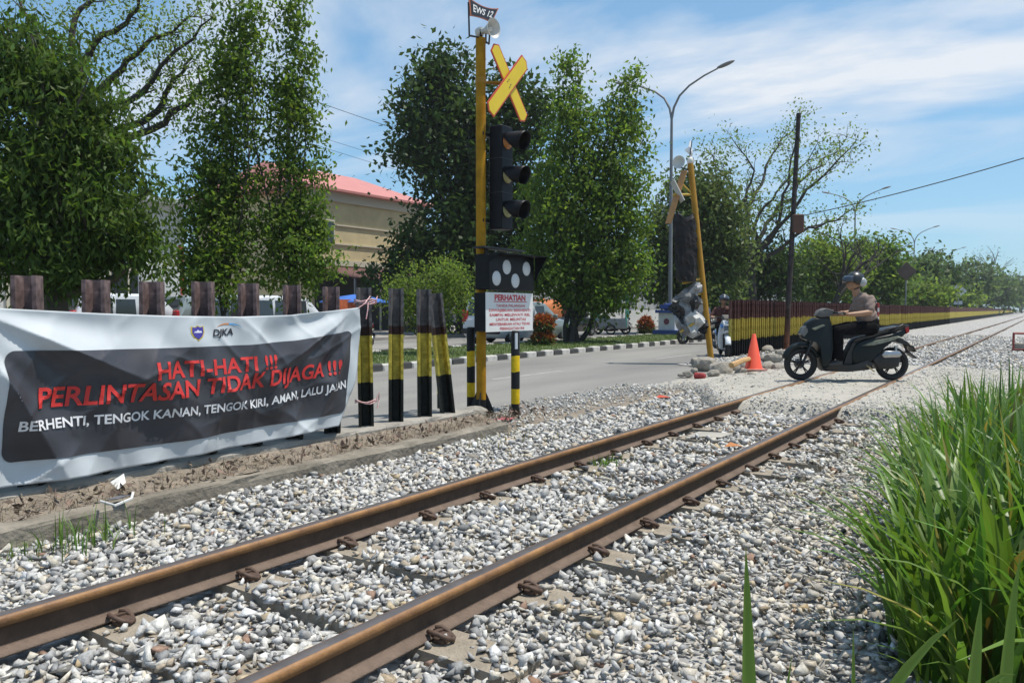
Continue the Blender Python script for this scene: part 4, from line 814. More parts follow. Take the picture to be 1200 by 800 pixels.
pd.scale = (0.78, 0.78, 0.82); tag(pd, 'blue and white painted pedestal with red roundels at a lamp foot', 'pedestal')

# ------------------------------------------------------------------ distant signs, kiosk and the red frame by the track
def diamond(px, py, X, half, m, lab):
    c = onx(px, py, X); t = empty('diamond_sign', (c.x, c.y, 0)); mb = MB(); mb.tube([(0, 0, -0.08), (0, 0, c.z-half*0.5)], 0.05, 8); mb.build('post', m_gal, t)
    mb = MB(); mb.prism([(0, -half), (half, 0), (0, half), (-half, 0)], -0.012, 0.012, 0, Matrix(((1, 0, 0), (0, 0, -1), (0, 1, 0))), (0, -0.07, c.z)); mb.build('plate', m, t); t.rotation_euler = (0, 0, R(20)); tag(t, lab, 'road sign'); return t, c
diamond(1062, 318, -8.3, 0.68, mat('sign_back_brown', (0.10, 0.065, 0.05), 0.7, 0.4, 4), 'brown backed diamond road sign above the long fence')
t, c = diamond(1123, 341, -8.3, 0.88, mat('sign_back_white', (0.55, 0.57, 0.6), 0.5, 0.2, 3), 'pale diamond road sign above the far fence')
mb = MB(); mb.box((0, -0.1, c.z), (0.14, 0.02, 1.5)); mb.box((0, -0.1, c.z), (1.2, 0.018, 0.12)); mb.build('stiffener', mat('sign_grey', (0.3, 0.31, 0.34), 0.5), t)
mb = MB(); mb.box((0, 0, c.z-1.35), (0.9, 0.03, 0.4)); mb.build('sub_plate', MATS['sign_back_white'], t)
kc = onx(1162, 352, -10.6); kk = empty('kiosk', (-12.9, kc.y, 0.1)); mb = MB(); mb.prism([(-2.0, -1.5), (2.0, -1.5), (2.0, 1.5), (-2.0, 1.5)], 2.5, 3.2, 0.6); mb.build('awning', mat('blue_awning', (0.05, 0.22, 0.36), 0.6, 0.3, 2), kk)
mb = MB()
for x in (-1.8, 1.8):
    for y in (-1.3, 1.3): mb.box((x, y, 1.25), (0.1, 0.1, 2.5))
mb.build('frame', m_gal, kk); mb = MB(); mb.box((0.6, 0, 1.1), (1.6, 1.6, 2.2)); mb.build('cabinet', mat('kiosk_cream', (0.6, 0.58, 0.52), 0.7), kk); tag(kk, 'small roadside kiosk with a blue awning far down the road', 'kiosk')
rf = empty('signal_lever_stand', at(1197, 414, -0.02)); mb = MB()
for x in (-.2, .2):
    for y in (-.2, .2): mb.tube([(x, y, 0), (x, y, 0.6)], 0.025, 6)
for z in (0.12, 0.58):
    for a, b in (((-.2, -.2), (.2, -.2)), ((.2, -.2), (.2, .2)), ((.2, .2), (-.2, .2)), ((-.2, .2), (-.2, -.2))): mb.tube([(*a, z), (*b, z)], 0.025, 6)
mb.build('frame', mat('red_frame_paint', (0.28, 0.05, 0.04), 0.6, 0.4, 9), rf); mb = MB(); mb.box((0, 0, 0.2), (0.36, 0.36, 0.2), ch=0.02); mb.build('block', m_rub, rf); tag(rf, 'small red metal frame holding a concrete block beside the right rail', 'frame')

# ------------------------------------------------------------------ buildings across the road
m_tan = mat('tan_render', (0.60, 0.49, 0.28), 0.85, 0.25, 1.2); m_redroof = mat('pinkish_roof', (0.50, 0.20, 0.18), 0.7, 0.2, 2); m_dark = mat('dark_shopfront', (0.035, 0.035, 0.035), 0.7, 0.4, 2); m_wht = mat('white_wall', (0.62, 0.62, 0.6), 0.8, 0.2, 1.2); m_glass = mat('dark_glass', (0.03, 0.035, 0.04), 0.1, spec=0.8)
m_maroon = mat('maroon_awning', (0.12, 0.05, 0.045), 0.8, 0.3, 3)
def window(parent, X, y, z, w, h, mf=None):
    mb = MB(); mb.box((X, y, z), (0.12, w, h)); f = mb.build('window', mf or m_wht, parent); mb = MB(); mb.box((X+0.07, y, z), (0.03, w*0.84, h*0.84)); mb.build('pane', m_glass, f); mb = MB(); mb.box((X+0.1, y, z), (0.03, 0.06, h*0.84)); mb.build('mullion', mf or m_wht, f); return f
XBd = -31.0
b0, b1 = onx(365, 300, XBd), onx(499, 300, XBd); zr = onx(440, 236, XBd).z; b = empty('shop_building', (XBd-5, (b0.y+b1.y)/2, 0.13)); W_ = b1.y-b0.y
mb = MB(); mb.box((0, 0, zr/2), (10, W_, zr)); mb.build('wall', m_tan, b)
mb = MB(); hx, hy = 5.5, W_/2+0.5; mb.add([(-hx, -hy, zr), (hx, -hy, zr), (hx, hy, zr), (-hx, hy, zr), (0, -hy+1.5, zr+2.1), (0, hy-1.5, zr+2.1), (-hx, -hy, zr+0.12), (hx, -hy, zr+0.12), (hx, hy, zr+0.12), (-hx, hy, zr+0.12)], [(0, 3, 2, 1), (0, 1, 7, 6), (1, 2, 8, 7), (2, 3, 9, 8), (3, 0, 6, 9), (6, 7, 4), (7, 8, 5, 4), (8, 9, 5), (9, 6, 4, 5)]); mb.build('roof', m_redroof, b)
mb = MB(); mb.box((5.06, 0, zr-0.25), (0.12, W_, 0.5)); mb.box((5.05, 0, 3.6), (0.1, W_, 0.3)); mb.build('cornice', mat('cream_trim', (0.5, 0.46, 0.36), 0.8), b)
for k in range(1): window(b, 5.02, -W_/2+W_*(k+0.5)/5, 5.2, 1.3, 1.3, MATS['cream_trim'])
for z in (4.6, 5.6): mb = MB(); mb.box((5.04, 0, z), (0.08, W_, 0.07)); mb.build('ledge', MATS['cream_trim'], b)
mb = MB(); mb.box((5.02, 0, 1.5), (0.1, W_*0.96, 3.0)); mb.build('shopfront', m_dark, b)
mb = MB(); mb.add([(5.0, -W_/2, 3.4), (8.2, -W_/2, 2.7), (8.2, W_/2, 2.7), (5.0, W_/2, 3.4)], [(0, 1, 2, 3)]); o = mb.build('awning', m_maroon, b); o.modifiers.new('t', 'SOLIDIFY').thickness = 0.06
mb = MB()
for k in range(6): mb = MB(); mb.box((8.1, -W_/2+W_*k/5*0.98+0.05, 1.35), (0.08, 0.08, 2.7)); mb.build('awning_post', m_gal, b)
tag(b, 'two-storey tan shop building with pinkish red roof and dark shopfront', 'building')
# blue parasol and orange food sign in front of the shop
pp = onx(415, 349, -24.5); um = empty('market_parasol', (-24.5, pp.y, 0.13)); mb = MB(); mb.lathe([(1.5, 1.42), (1.48, 1.48), (0.8, 1.66), (0.0, 1.78)], n=10); mb.build('canopy', mat('blue_tarp', (0.04, 0.16, 0.55), 0.6, 0.3, 3), um); mb = MB(); mb.tube([(0, 0, 0), (0, 0, 1.75)], 0.03, 8); mb.build('pole', m_gal, um); tag(um, 'blue parasol shading a stall before the dark shopfront', 'parasol')
sg = onx(402, 358, -24.3); sb = empty('stall_sign', (-23.7, sg.y-0.3, 0.13)); mb = MB(); mb.box((0, 0, sg.z-0.13), (0.06, 1.6, 0.5)); mb.build('board', mat('orange_board', (0.55, 0.13, 0.04), 0.6, 0.5, 5), sb); [(lambda q_: (q_.box((0, y_, 0.5), (0.05, 0.05, 1.1)), q_.build('leg', m_gal, sb)))(MB()) for y_ in (-.6, .6)]; tag(sb, 'orange stall sign board under the blue parasol', 'sign')
# white building on the left
b0, b1 = onx(-160, 300, -27.5), onx(216, 300, -27.5); zr = onx(185, 243, -27.5).z; W_ = b1.y-b0.y; b = empty('white_building', (-27.5-5, (b0.y+b1.y)/2, 0.13))
mb = MB(); mb.box((0, 0, zr/2), (10, W_, zr)); mb.build('wall', m_wht, b)
mb = MB(); mb.add([(-5.3, -W_/2-.3, zr), (5.8, -W_/2-.3, zr), (5.8, W_/2+.3, zr), (-5.3, W_/2+.3, zr), (-5.3, -W_/2-.3, zr+1.0), (-5.3, W_/2+.3, zr+1.0), (5.8, -W_/2-.3, zr+.15), (5.8, W_/2+.3, zr+.15)], [(0, 3, 2, 1), (4, 6, 7, 5), (1, 2, 7, 6), (0, 4, 5, 3), (0, 1, 6, 4), (3, 5, 7, 2)]); mb.build('roof', mat('zinc_roof', (0.55, 0.57, 0.6), 0.5, 0.2, 3), b)
for k in range(6): window(b, 5.03, -W_/2+W_*(k+0.6)/6, 1.9, 1.4, 1.5, MATS['cream_trim'])
mb = MB(); mb.box((5.03, W_*0.3, 1.2), (0.1, 1.6, 2.4)); dr = mb.build('door', m_dark, b); mb = MB(); mb.box((5.1, W_*0.3+0.6, 1.1), (0.06, 0.05, 0.2)); mb.build('handle', m_gal, dr)
tag(b, 'low white building with pale zinc roof behind the left trees', 'building')
rp = onx(213, 352, -20); o = empty('red_post_sign', (-23.4, at(213, 380, 0).y*0+onx(213, 360, -23.4).y, 0.13)); mb = MB(); mb.box((0, 0, 1.6), (0.12, 0.12, 3.2)); mb.build('post', mat('red_post_paint', (0.4, 0.05, 0.04), 0.6, 0.3, 5), o); mb = MB(); mb.box((0.0, -0.75, 1.9), (0.08, 1.4, 1.9)); mb.build('board', m_wht, o); tag(o, 'white board on a red post beyond the trees', 'sign')
# white wall with tall grey bars, then a pale long building
b0, b1 = onx(690, 360, -22.6), onx(1000, 360, -22.6); W_ = b1.y-b0.y; g = empty('railing_wall', (-22.8, b0.y, 0.13)); mb = MB(); mb.box((0, W_/2, 0.55), (0.3, W_, 1.1)); mb.build('low_wall', m_wht, g)
for k in range(26):
    y = 1.0+k*(W_*0.62)/26; mb = MB(); mb.box((0, y, 2.3), (0.12, 0.12, 2.4)); mb.build('bar', mat('grey_bar', (0.42, 0.43, 0.44), 0.6), g)
    if k % 6 == 2: mb = MB(); mb.box((0.05, y, 2.0), (0.4, 0.4, 4.0)); mb.build('pillar', m_wht, g)
mb = MB(); mb.box((0, W_*0.31, 3.55), (0.14, W_*0.62, 0.12)); mb.build('top_rail', MATS['grey_bar'], g); tag(g, 'white wall topped by tall grey bars beyond the second carriageway', 'wall')
b0, b1 = onx(560, 300, -34), onx(960, 300, -34); W_ = b1.y-b0.y; b = empty('long_building', (-39, (b0.y+b1.y)/2, 0.13)); mb = MB(); mb.box((0, 0, 2.4), (10, W_, 4.8)); mb.build('wall', mat('grey_wall', (0.34, 0.34, 0.33), 0.8, 0.3, 0.8), b)
mb = MB(); mb.box((0, 0, 5.0), (11, W_+1, 0.4)); mb.build('roof', m_redroof, b)
for k in range(14): window(b, 5.02, -W_/2+W_*(k+0.5)/14, 2.2, 1.8, 1.6, MATS['cream_trim'])
tag(b, 'long grey walled building behind the barred wall', 'building')

# ================================================================== trees and plants
m_bark = mat('grey_brown_bark', (0.10, 0.085, 0.065), 0.9, 0.45, 6, bump=0.6, bscale=25); m_barkd = mat('dark_bark', (0.05, 0.042, 0.035), 0.9, 0.4, 6, bump=0.5, bscale=25)
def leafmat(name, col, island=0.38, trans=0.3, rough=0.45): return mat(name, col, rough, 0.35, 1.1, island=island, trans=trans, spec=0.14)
def leaf_cloud(C, per, rad, Ls, Ws, droop=0.35, outc=None, rg=RNG):
    """leaf blades scattered round cluster centres C -> vertex, face arrays"""
    n = len(C)*per; c = np.repeat(C, per, axis=0); p = c+rg.normal(0, 1, (n, 3))*np.repeat(np.broadcast_to(np.asarray(rad), (len(C),)), per)[:, None]*np.array([1, 1, 0.8])
    d = rg.normal(0, 1, (n, 3)); d[:, 2] -= droop*1.6
    if outc is not None: o = p-outc; o /= np.linalg.norm(o, axis=1)[:, None]+1e-6; d += o*0.7
    d /= np.linalg.norm(d, axis=1)[:, None]; w = np.cross(d, rg.normal(0, 1, (n, 3))+np.array([0, 0, 1.4])); w /= np.linalg.norm(w, axis=1)[:, None]+1e-6; nn = np.cross(d, w)
    L_ = (Ls*rg.uniform(.65, 1.3, n))[:, None]; W_ = (Ws*rg.uniform(.7, 1.25, n))[:, None]
    V = np.stack([p, p+d*L_*0.45+w*W_*0.5+nn*W_*0.12, p+d*L_, p+d*L_*0.45-w*W_*0.5+nn*W_*0.12], 1).reshape(-1, 3)
    return V, np.arange(4*n).reshape(-1, 4)
def bend(a, b, amp, rg, k=5):
    a, b = np.array(a), np.array(b); L_ = np.linalg.norm(b-a); off = rg.normal(0, amp*L_, 3); return [a+(b-a)*t+off*math.sin(math.pi*t)+rg.normal(0, amp*L_*0.15, 3)*(0 < t < 1) for t in np.linspace(0, 1, k)]
def tree(name, label, px, D, blobs, lm, Ls=0.12, Ws=0.05, dens=1.0, crad=0.3, per=34, droop=0.35, trunk=0.16, stems=1, bm_=None, seed=1, base=None, cat='tree', zb=0.1, twigs=0.3, group=None, split=0.35, squash=0.85, inner=0.35):
    rg = np.random.default_rng(seed); B = np.array((dep(px, 363, D) if base is None else base)[:]); B[2] = zb; root = empty(name, tuple(B)); s = D/F_PX; CC = []; br = MB(); bc = []
    for (bx, by_, rx, ry, q) in blobs:
        c = np.array(dep(bx, by_, D)[:]); rx, ry = rx*s, ry*s; n = max(4, int(q*dens*4.6*(rx*ry*rx)**(2/3)/(crad*crad)))
        u = rg.normal(size=(n, 3)); u /= np.linalg.norm(u, axis=1)[:, None]; k = np.where(rg.random(n) < inner, rg.uniform(.2, .8, n), rg.uniform(.72, 1.04, n))
        sp_ = rg.random(n) < 0.16; k = np.where(sp_, rg.uniform(1.0, 1.28, n), k); P = c+u*k[:, None]*np.array([rx, rx*squash, ry]); P += rg.normal(0, crad*0.35, P.shape); CC.append(P); bc.append((c, n, P))
    C = np.concatenate(CC)-B; C = C[C[:, 2]+B[2] > 0.35]
    V, Fc = leaf_cloud(C, per, crad*rg.uniform(.7, 1.25, len(C)), Ls, Ws, droop, rg=rg)
    link('crown', np_mesh('crown', V, Fc), root, [lm])
    zlow = min(c[2]-B[2] for c, _, _ in bc); tops = sorted(bc, key=lambda q: q[0][2])
    for k in range(stems):
        b0 = np.array([rg.normal(0, trunk*1.1), rg.normal(0, trunk*1.1), -0.15]) if stems > 1 else np.array([0, 0, -0.15]); tgt = [q for i, q in enumerate(tops) if i % stems == k] or tops[-1:]
        fork = np.array([np.mean([q[0][0] for q in tgt])-B[0], np.mean([q[0][1] for q in tgt])-B[1], 0])*split*(1 if stems == 1 else 1.4); fork[2] = max(0.9, zlow*0.75)
        pt = bend(b0, fork, 0.05, rg); r0 = trunk/(stems**0.4); br.tube(pt, [r0*1.25, r0*1.02, r0*0.95, r0*0.88, r0*0.8], 9)
        for c, n, P in tgt:
            e = c-B; lp = bend(fork, e, 0.08, rg, 6); br.tube(lp, np.linspace(r0*0.62, r0*0.16, 6).tolist(), 6)
            for j in range(int(min(40, n*twigs))): t = P[rg.integers(n)]-B; q = lp[rg.integers(2, 6)]; br.tube(bend(q, t, 0.07, rg, 4), np.linspace(r0*0.2, r0*0.05, 4).tolist(), 4, cap=False)
    o = br.build('trunk', bm_ or m_bark, root, auto=60); tag(root, label, cat, group); return root
def branchy(name, label, base, length, r0, lm, seed, leaves=10, Ls=0.1, Ws=0.05, levels=4, crad=0.3, spread=0.6, dirv=(0, 0, 1), bm_=None, trunk_len=None, up=0.35, per=10, leafp=0.5):
    """open tree: forking bare limbs with thin tufts of leaves at the tips"""
    rg = np.random.default_rng(seed); mb = MB(); tips = []
    def grow(p, d, L_, r, lev):
        k = 4; pts = [p]; dd = d
        for i in range(k):
            dd = dd+rg.normal(0, 0.12, 3)+np.array([0, 0, 0.03]); dd /= np.linalg.norm(dd); pts.append(pts[-1]+dd*L_/k)
        mb.tube(pts, np.linspace(r, r*0.62, k+1).tolist(), 8 if lev > 2 else (5 if lev > 0 else 3), cap=lev == 0)
        if lev == 0: tips.append(pts[-1]); tips.append(pts[2]); return
        for i in range(3 if lev > 1 else 2):
            nd = dd+rg.normal(0, spread, 3); nd[2] += up*0.5; nd /= np.linalg.norm(nd); grow(pts[-1] if i < 2 else pts[2], nd, L_*rg.uniform(.6, .9), r*rg.uniform(.5, .68), lev-1)
    root = empty(name, base); d0 = np.array(dirv, float); d0 /= np.linalg.norm(d0); grow(np.array([0, 0, -0.15]), d0, trunk_len or length, r0, levels); mb.build('trunk', bm_ or m_barkd, root, auto=60)
    T = np.array(tips); T = T[rg.random(len(T)) < leafp]; V, Fc = leaf_cloud(T, per, crad, Ls, Ws, 0.2, rg=rg); link('crown', np_mesh('crown', V, Fc), root, [lm]); tag(root, label, 'tree'); return root
def limbed_tree(name, label, base, fork, limbs, r0, lm, seed, Ls, Ws, per, crad, leafp):
    """open tree whose main limbs follow given outlines, each at its own depth, with random side shoots and leaf tufts"""
    rg = np.random.default_rng(seed); D = base[1]; B = dep(base[0], 363, D); B.z = 0.0; root = empty(name, B); mb = MB(); tips = []; fk = dep(*fork, D)-B
    mb.tube(bend((0, 0, -0.15), fk, 0.03, rg), [r0*1.25, r0*1.1, r0, r0*.95, r0*.9], 10)
    for li in limbs:
        dd = rg.uniform(-0.07, 0.07)*D; pts = [np.array(fk)]+[np.array(dep(x, y, D+dd*(k+1)/len(li))-B) for k, (x, y) in enumerate(li)]
        fine = [pts[0]]
        for a, b in zip(pts[:-1], pts[1:]):
            for t in (0.34, 0.67, 1.0): fine.append(a+(b-a)*t+rg.normal(0, 0.012*D*0.25, 3)*(t < 1))
        n = len(fine); rad = np.linspace(r0*0.55, r0*0.07, n); mb.tube(fine, rad.tolist(), 7)
        for k in range(n//3, n):
            for _ in range(2):
                d = (fine[min(k+1, n-1)]-fine[k-1]); d = d/(np.linalg.norm(d)+1e-6)+rg.normal(0, 0.75, 3)+np.array([0, 0, .25]); d /= np.linalg.norm(d); L_ = D*rg.uniform(.009, .024); e = fine[k]+d*L_
                sp = bend(fine[k], e, 0.06, rg, 4); mb.tube(sp, np.linspace(max(rad[k]*0.5, r0*.05), r0*0.03, 4).tolist(), 4, cap=False); tips.append(e)
                for _q in range(2): e2 = sp[2]+(d+rg.normal(0, .6, 3))*L_*0.45; mb.tube([sp[2], e2], [r0*.04, r0*.02], 3, cap=False); tips.append(e2)
        tips.append(fine[-1])
    mb.build('trunk', m_barkd, root, auto=60); T = np.array(tips); T = T[rg.random(len(T)) < leafp]; V, Fc = leaf_cloud(T, per, crad, Ls, Ws, 0.2, rg=rg); link('crown', np_mesh('crown', V, Fc), root, [lm]); tag(root, label, 'tree'); return root
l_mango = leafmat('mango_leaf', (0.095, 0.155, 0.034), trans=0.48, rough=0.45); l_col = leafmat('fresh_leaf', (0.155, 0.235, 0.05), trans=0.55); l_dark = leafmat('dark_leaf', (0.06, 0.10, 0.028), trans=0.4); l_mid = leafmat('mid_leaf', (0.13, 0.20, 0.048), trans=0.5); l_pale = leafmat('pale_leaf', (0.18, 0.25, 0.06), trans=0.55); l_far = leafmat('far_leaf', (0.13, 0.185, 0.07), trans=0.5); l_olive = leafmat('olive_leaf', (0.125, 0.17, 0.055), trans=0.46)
# the dense tree on the far left
tree('mango_tree', 'dense dark glossy tree with drooping leaves beside the white building', 62, 12.4, [(66, 155, 80, 95, 1.0), (28, 72, 66, 48, 1), (122, 240, 62, 74, 1), (35, 265, 85, 80, .9), (-50, 180, 80, 150, .6), (165, 300, 30, 28, 1), (112, 165, 50, 52, .9), (95, 312, 48, 30, .7)], l_mango, 0.155, 0.05, 1.0, 0.2, 50, 0.75, 0.2, seed=3, inner=0.5)
limbed_tree('bare_limbed_tree', 'open tree with thick bare limbs spreading above the dense dark tree', (70, 17.0), (82, 150), [[(86, 100), (110, 52), (149, 27), (162, 10), (158, -30)], [(84, 90), (88, 22), (110, -8), (130, -60)], [(100, 130), (144, 81), (171, 52), (203, 38), (232, 20)], [(130, 170), (194, 144), (230, 108), (270, 77), (300, 60)], [(120, 165), (185, 130), (198, 103), (216, 83), (222, 60)], [(80, 100), (40, 30), (15, -20)], [(110, 140), (165, 110), (205, 60), (250, 20)]], 0.2, l_pale, 13, 0.10, 0.05, 14, 0.28, 0.85)
# two slender trees behind the banner
tree('slender_tree', 'tall slender leafy tree behind the banner, taller than its twin', 262, 15.2, [(252, 300, 46, 55, .9), (240, 235, 30, 60, .9), (272, 220, 28, 70, .9), (255, 150, 28, 60, .85), (285, 120, 24, 60, .8), (262, 70, 20, 55, .8), (290, 40, 18, 60, .8), (280, -30, 18, 60, .7), (222, 325, 22, 26, .7)], l_col, 0.115, 0.06, 0.85, 0.15, 34, 0.5, 0.05, stems=3, seed=5, bm_=m_barkd)
tree('slender_tree', 'slender leafy tree behind the banner with tapering top, next to the tan building', 345, 15.6, [(340, 300, 42, 48, .9), (325, 235, 24, 60, .9), (362, 240, 22, 58, .9), (345, 170, 26, 60, .85), (335, 110, 20, 50, .85), (355, 95, 16, 50, .85), (346, 40, 14, 45, .85), (350, -10, 10, 40, .8), (375, 312, 20, 28, .8)], l_col, 0.115, 0.06, 0.85, 0.15, 34, 0.5, 0.05, stems=3, seed=6, bm_=m_barkd)
# dark round-headed tree behind the signal
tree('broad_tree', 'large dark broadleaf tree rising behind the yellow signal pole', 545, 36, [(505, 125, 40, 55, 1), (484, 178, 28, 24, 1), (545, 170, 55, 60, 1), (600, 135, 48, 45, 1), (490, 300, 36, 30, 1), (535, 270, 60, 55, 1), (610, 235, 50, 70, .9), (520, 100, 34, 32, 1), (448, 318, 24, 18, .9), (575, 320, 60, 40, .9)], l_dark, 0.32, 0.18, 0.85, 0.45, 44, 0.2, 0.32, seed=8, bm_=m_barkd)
# multi-stemmed tree on the median
MT = at(672, 401, 0.11); MD = (MT-CAM).dot(FW)
tree('multi_stem_tree', 'tall multi-stemmed leafy tree growing from the grassy median', 672, MD, [(668, 105, 18, 38, .8), (672, 165, 36, 55, .85), (735, 135, 20, 40, .8), (720, 190, 40, 62, .9), (655, 235, 42, 60, .9), (705, 260, 52, 65, 1), (655, 310, 46, 42, 1), (715, 320, 45, 42, 1), (675, 75, 8, 16, .8), (742, 95, 9, 18, .8), (625, 315, 22, 26, .8), (690, 345, 36, 24, .9)], l_col, 0.18, 0.10, 0.85, 0.25, 36, 0.5, 0.2, stems=6, seed=9, base=MT, bm_=m_barkd)
# round shrub seen between the posts
tree('round_shrub', 'small bright green rounded shrub tree behind the channel posts', 505, 19.8, [(505, 335, 44, 26, 1), (470, 345, 24, 22, .9), (540, 345, 22, 25, .9), (500, 365, 40, 18, .8), (520, 322, 26, 16, 1)], l_pale, 0.10, 0.05, 1.0, 0.2, 30, 0.3, 0.06, stems=3, seed=10, cat='shrub')
# trees by the leaning pole
tree('rounded_tree', 'rounded olive green tree between the lamp post and the leaning pole', 812, 40, [(812, 265, 52, 48, 1), (790, 320, 36, 32, 1), (840, 310, 32, 40, 1), (820, 225, 34, 28, 1), (775, 290, 20, 34, .9), (850, 268, 20, 30, .9), (812, 345, 45, 22, 1)], l_olive, 0.3, 0.15, 1.3, 0.45, 40, 0.4, 0.25, seed=12, bm_=m_barkd)
limbed_tree('open_tree', 'open feathery tree of bare forked limbs behind the utility pole', (880, 46), (880, 315), [[(876, 265), (882, 235), (896, 205), (912, 172), (936, 144)], [(900, 285), (920, 258), (945, 222), (980, 190), (1004, 164)], [(890, 280), (905, 255), (935, 215), (962, 195), (985, 172)], [(874, 285), (868, 240), (846, 203), (826, 178)], [(900, 300), (932, 276), (970, 260), (1000, 244)], [(874, 265), (872, 240), (884, 200), (856, 160)], [(890, 290), (915, 250), (925, 200), (932, 165)], [(882, 290), (890, 250), (910, 225), (958, 168)]], 0.3, l_pale, 21, 0.2, 0.11, 13, 0.42, 0.6)
branchy('open_tree', 'smaller open tree with reaching bare limbs beside the second lamp', dep(960, 363, 52)-Vector((0, 0, 1.24)), 3.0, 0.25, l_pale, 24, Ls=0.18, Ws=0.09, levels=4, crad=0.5, spread=0.6, dirv=(0.3, 0.1, 1), trunk_len=3.0, per=10, leafp=0.5)
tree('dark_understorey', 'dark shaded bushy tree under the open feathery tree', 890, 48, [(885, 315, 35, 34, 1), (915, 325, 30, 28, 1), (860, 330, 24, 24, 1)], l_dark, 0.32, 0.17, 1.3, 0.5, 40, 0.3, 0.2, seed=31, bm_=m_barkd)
FT = [('bright green bushy tree just right of the utility pole', 960, 55, [(955, 305, 28, 30, 1), (978, 325, 26, 28, 1), (940, 330, 22, 26, 1)], l_pale), ('full rounded green tree behind the motorcyclist', 1018, 60, [(1015, 315, 32, 32, 1), (1040, 330, 22, 26, 1), (1000, 335, 24, 24, 1), (1030, 300, 18, 16, .9)], l_mid),
      ('dark green tree left of the brown diamond sign', 1070, 82, [(1070, 335, 22, 22, 1), (1085, 320, 16, 20, 1)], l_far), ('tall green tree between the two diamond signs', 1105, 105, [(1100, 325, 20, 26, 1), (1115, 335, 16, 20, 1)], l_dark), ('light green bush beside the pale diamond sign', 1090, 75, [(1095, 348, 22, 14, 1), (1075, 352, 16, 10, 1)], l_pale),
      ('hazy green tree behind the pale diamond sign', 1140, 140, [(1140, 325, 18, 24, 1), (1128, 338, 14, 18, 1)], l_far), ('broad far tree beside the blue kiosk', 1160, 165, [(1158, 335, 16, 18, 1), (1172, 342, 14, 14, 1)], l_far), ('distant low tree beyond the kiosk', 1180, 230, [(1180, 342, 13, 14, 1), (1192, 345, 12, 12, 1)], l_far), ('farthest dark tree at the end of the road', 1197, 300, [(1197, 340, 9, 13, 1), (1206, 346, 12, 10, 1)], l_dark), ('bushy green tree seen past the second lamp', 1050, 95, [(1046, 330, 20, 20, 1), (1060, 322, 13, 14, 1)], l_mid), ('light green bush near the blue kiosk', 1133, 120, [(1133, 350, 13, 9, 1)], l_pale)]
for k, (lb_, px, D, bl, lm) in enumerate(FT): tree('roadside_tree', lb_, px, D, bl, lm, 0.012*D*0.45+0.12, 0.006*D*0.5+0.06, 1.1, 0.0065*D+0.12, 34, 0.3, 0.2, seed=40+k, twigs=0.15, bm_=m_barkd)
branchy('bare_tree', 'leafless far tree with thin upright limbs near the third lamp', dep(1150, 363, 150)-Vector((0, 0, 1.24)), 4.2, 0.3, l_far, 61, Ls=0.3, Ws=0.15, levels=4, crad=0.9, spread=0.45, per=6, leafp=0.4)
# far tree belt closing the view
for k, px in enumerate((1214, 1225, 1238, 1252)): tree('roadside_tree', 'distant hazy tree at the very end of the railway line', px, 330, [(px, 350, 13, 9+2*(k % 2), 1)], l_far, 1.2, 0.6, 0.5, 2.0, 16, 0.3, 0.3, seed=70+k, twigs=0.1, group='trees ending the view', bm_=m_barkd)
# topiary and red-leaf shrubs on the median
l_redleaf = leafmat('red_tip_leaf', (0.30, 0.085, 0.025)); 
def ball(px, py, rx, ry, D, lab, name='topiary_shrub', lobes=None):
    B = dep(px, py, D); root = empty(name, (B.x, B.y, 0.1)); s = D/F_PX; rg = np.random.default_rng(int(px)); Vr, Fr, Vg, Fg = [], [], [], []
    for (qx, qy, qrx, qry) in (lobes or [(px, py, rx, ry)]):
        c = np.array(dep(qx, qy, D)[:])-np.array(root.location[:]); u = rg.normal(size=(420, 3)); u /= np.linalg.norm(u, axis=1)[:, None]; P = c+u*np.array([qrx*s, qrx*s, qry*s])*rg.uniform(.85, 1.02, (420, 1)); up = P[:, 2] > c[2]+qry*s*(0.0+0.25*rg.normal(size=420))
        for sel, VV, FF in ((up, Vr, Fr), (~up, Vg, Fg)):
            V, Fc = leaf_cloud(P[sel], 7, 0.06, 0.13, 0.06, 0.1, rg=rg); off = sum(len(v) for v in VV); VV.append(V); FF.append(Fc+off)
    link('red_leaves', np_mesh('red_leaves', np.concatenate(Vr), np.concatenate(Fr)), root, [l_redleaf]); link('green_leaves', np_mesh('green_leaves', np.concatenate(Vg), np.concatenate(Fg)), root, [l_olive])
    mb = MB(); zt = max(dep(q[0], q[1], D).z for q in (lobes or [(px, py)])); mb.tube([(0, 0, -0.05), (0, 0, zt-0.1)], [0.05, 0.035], 7); mb.build('stem', m_bark, root); tag(root, lab, 'shrub')
ball(757, 383, 8, 12, 37.5, 'single egg-shaped clipped shrub with red tips near the pedestal'); ball(637, 388, 9, 9, 24.5, 'two-tiered clipped shrub with red leaf tips beside the multi-stemmed tree', lobes=[(637, 380, 9.5, 9), (636, 397, 9.5, 8)])

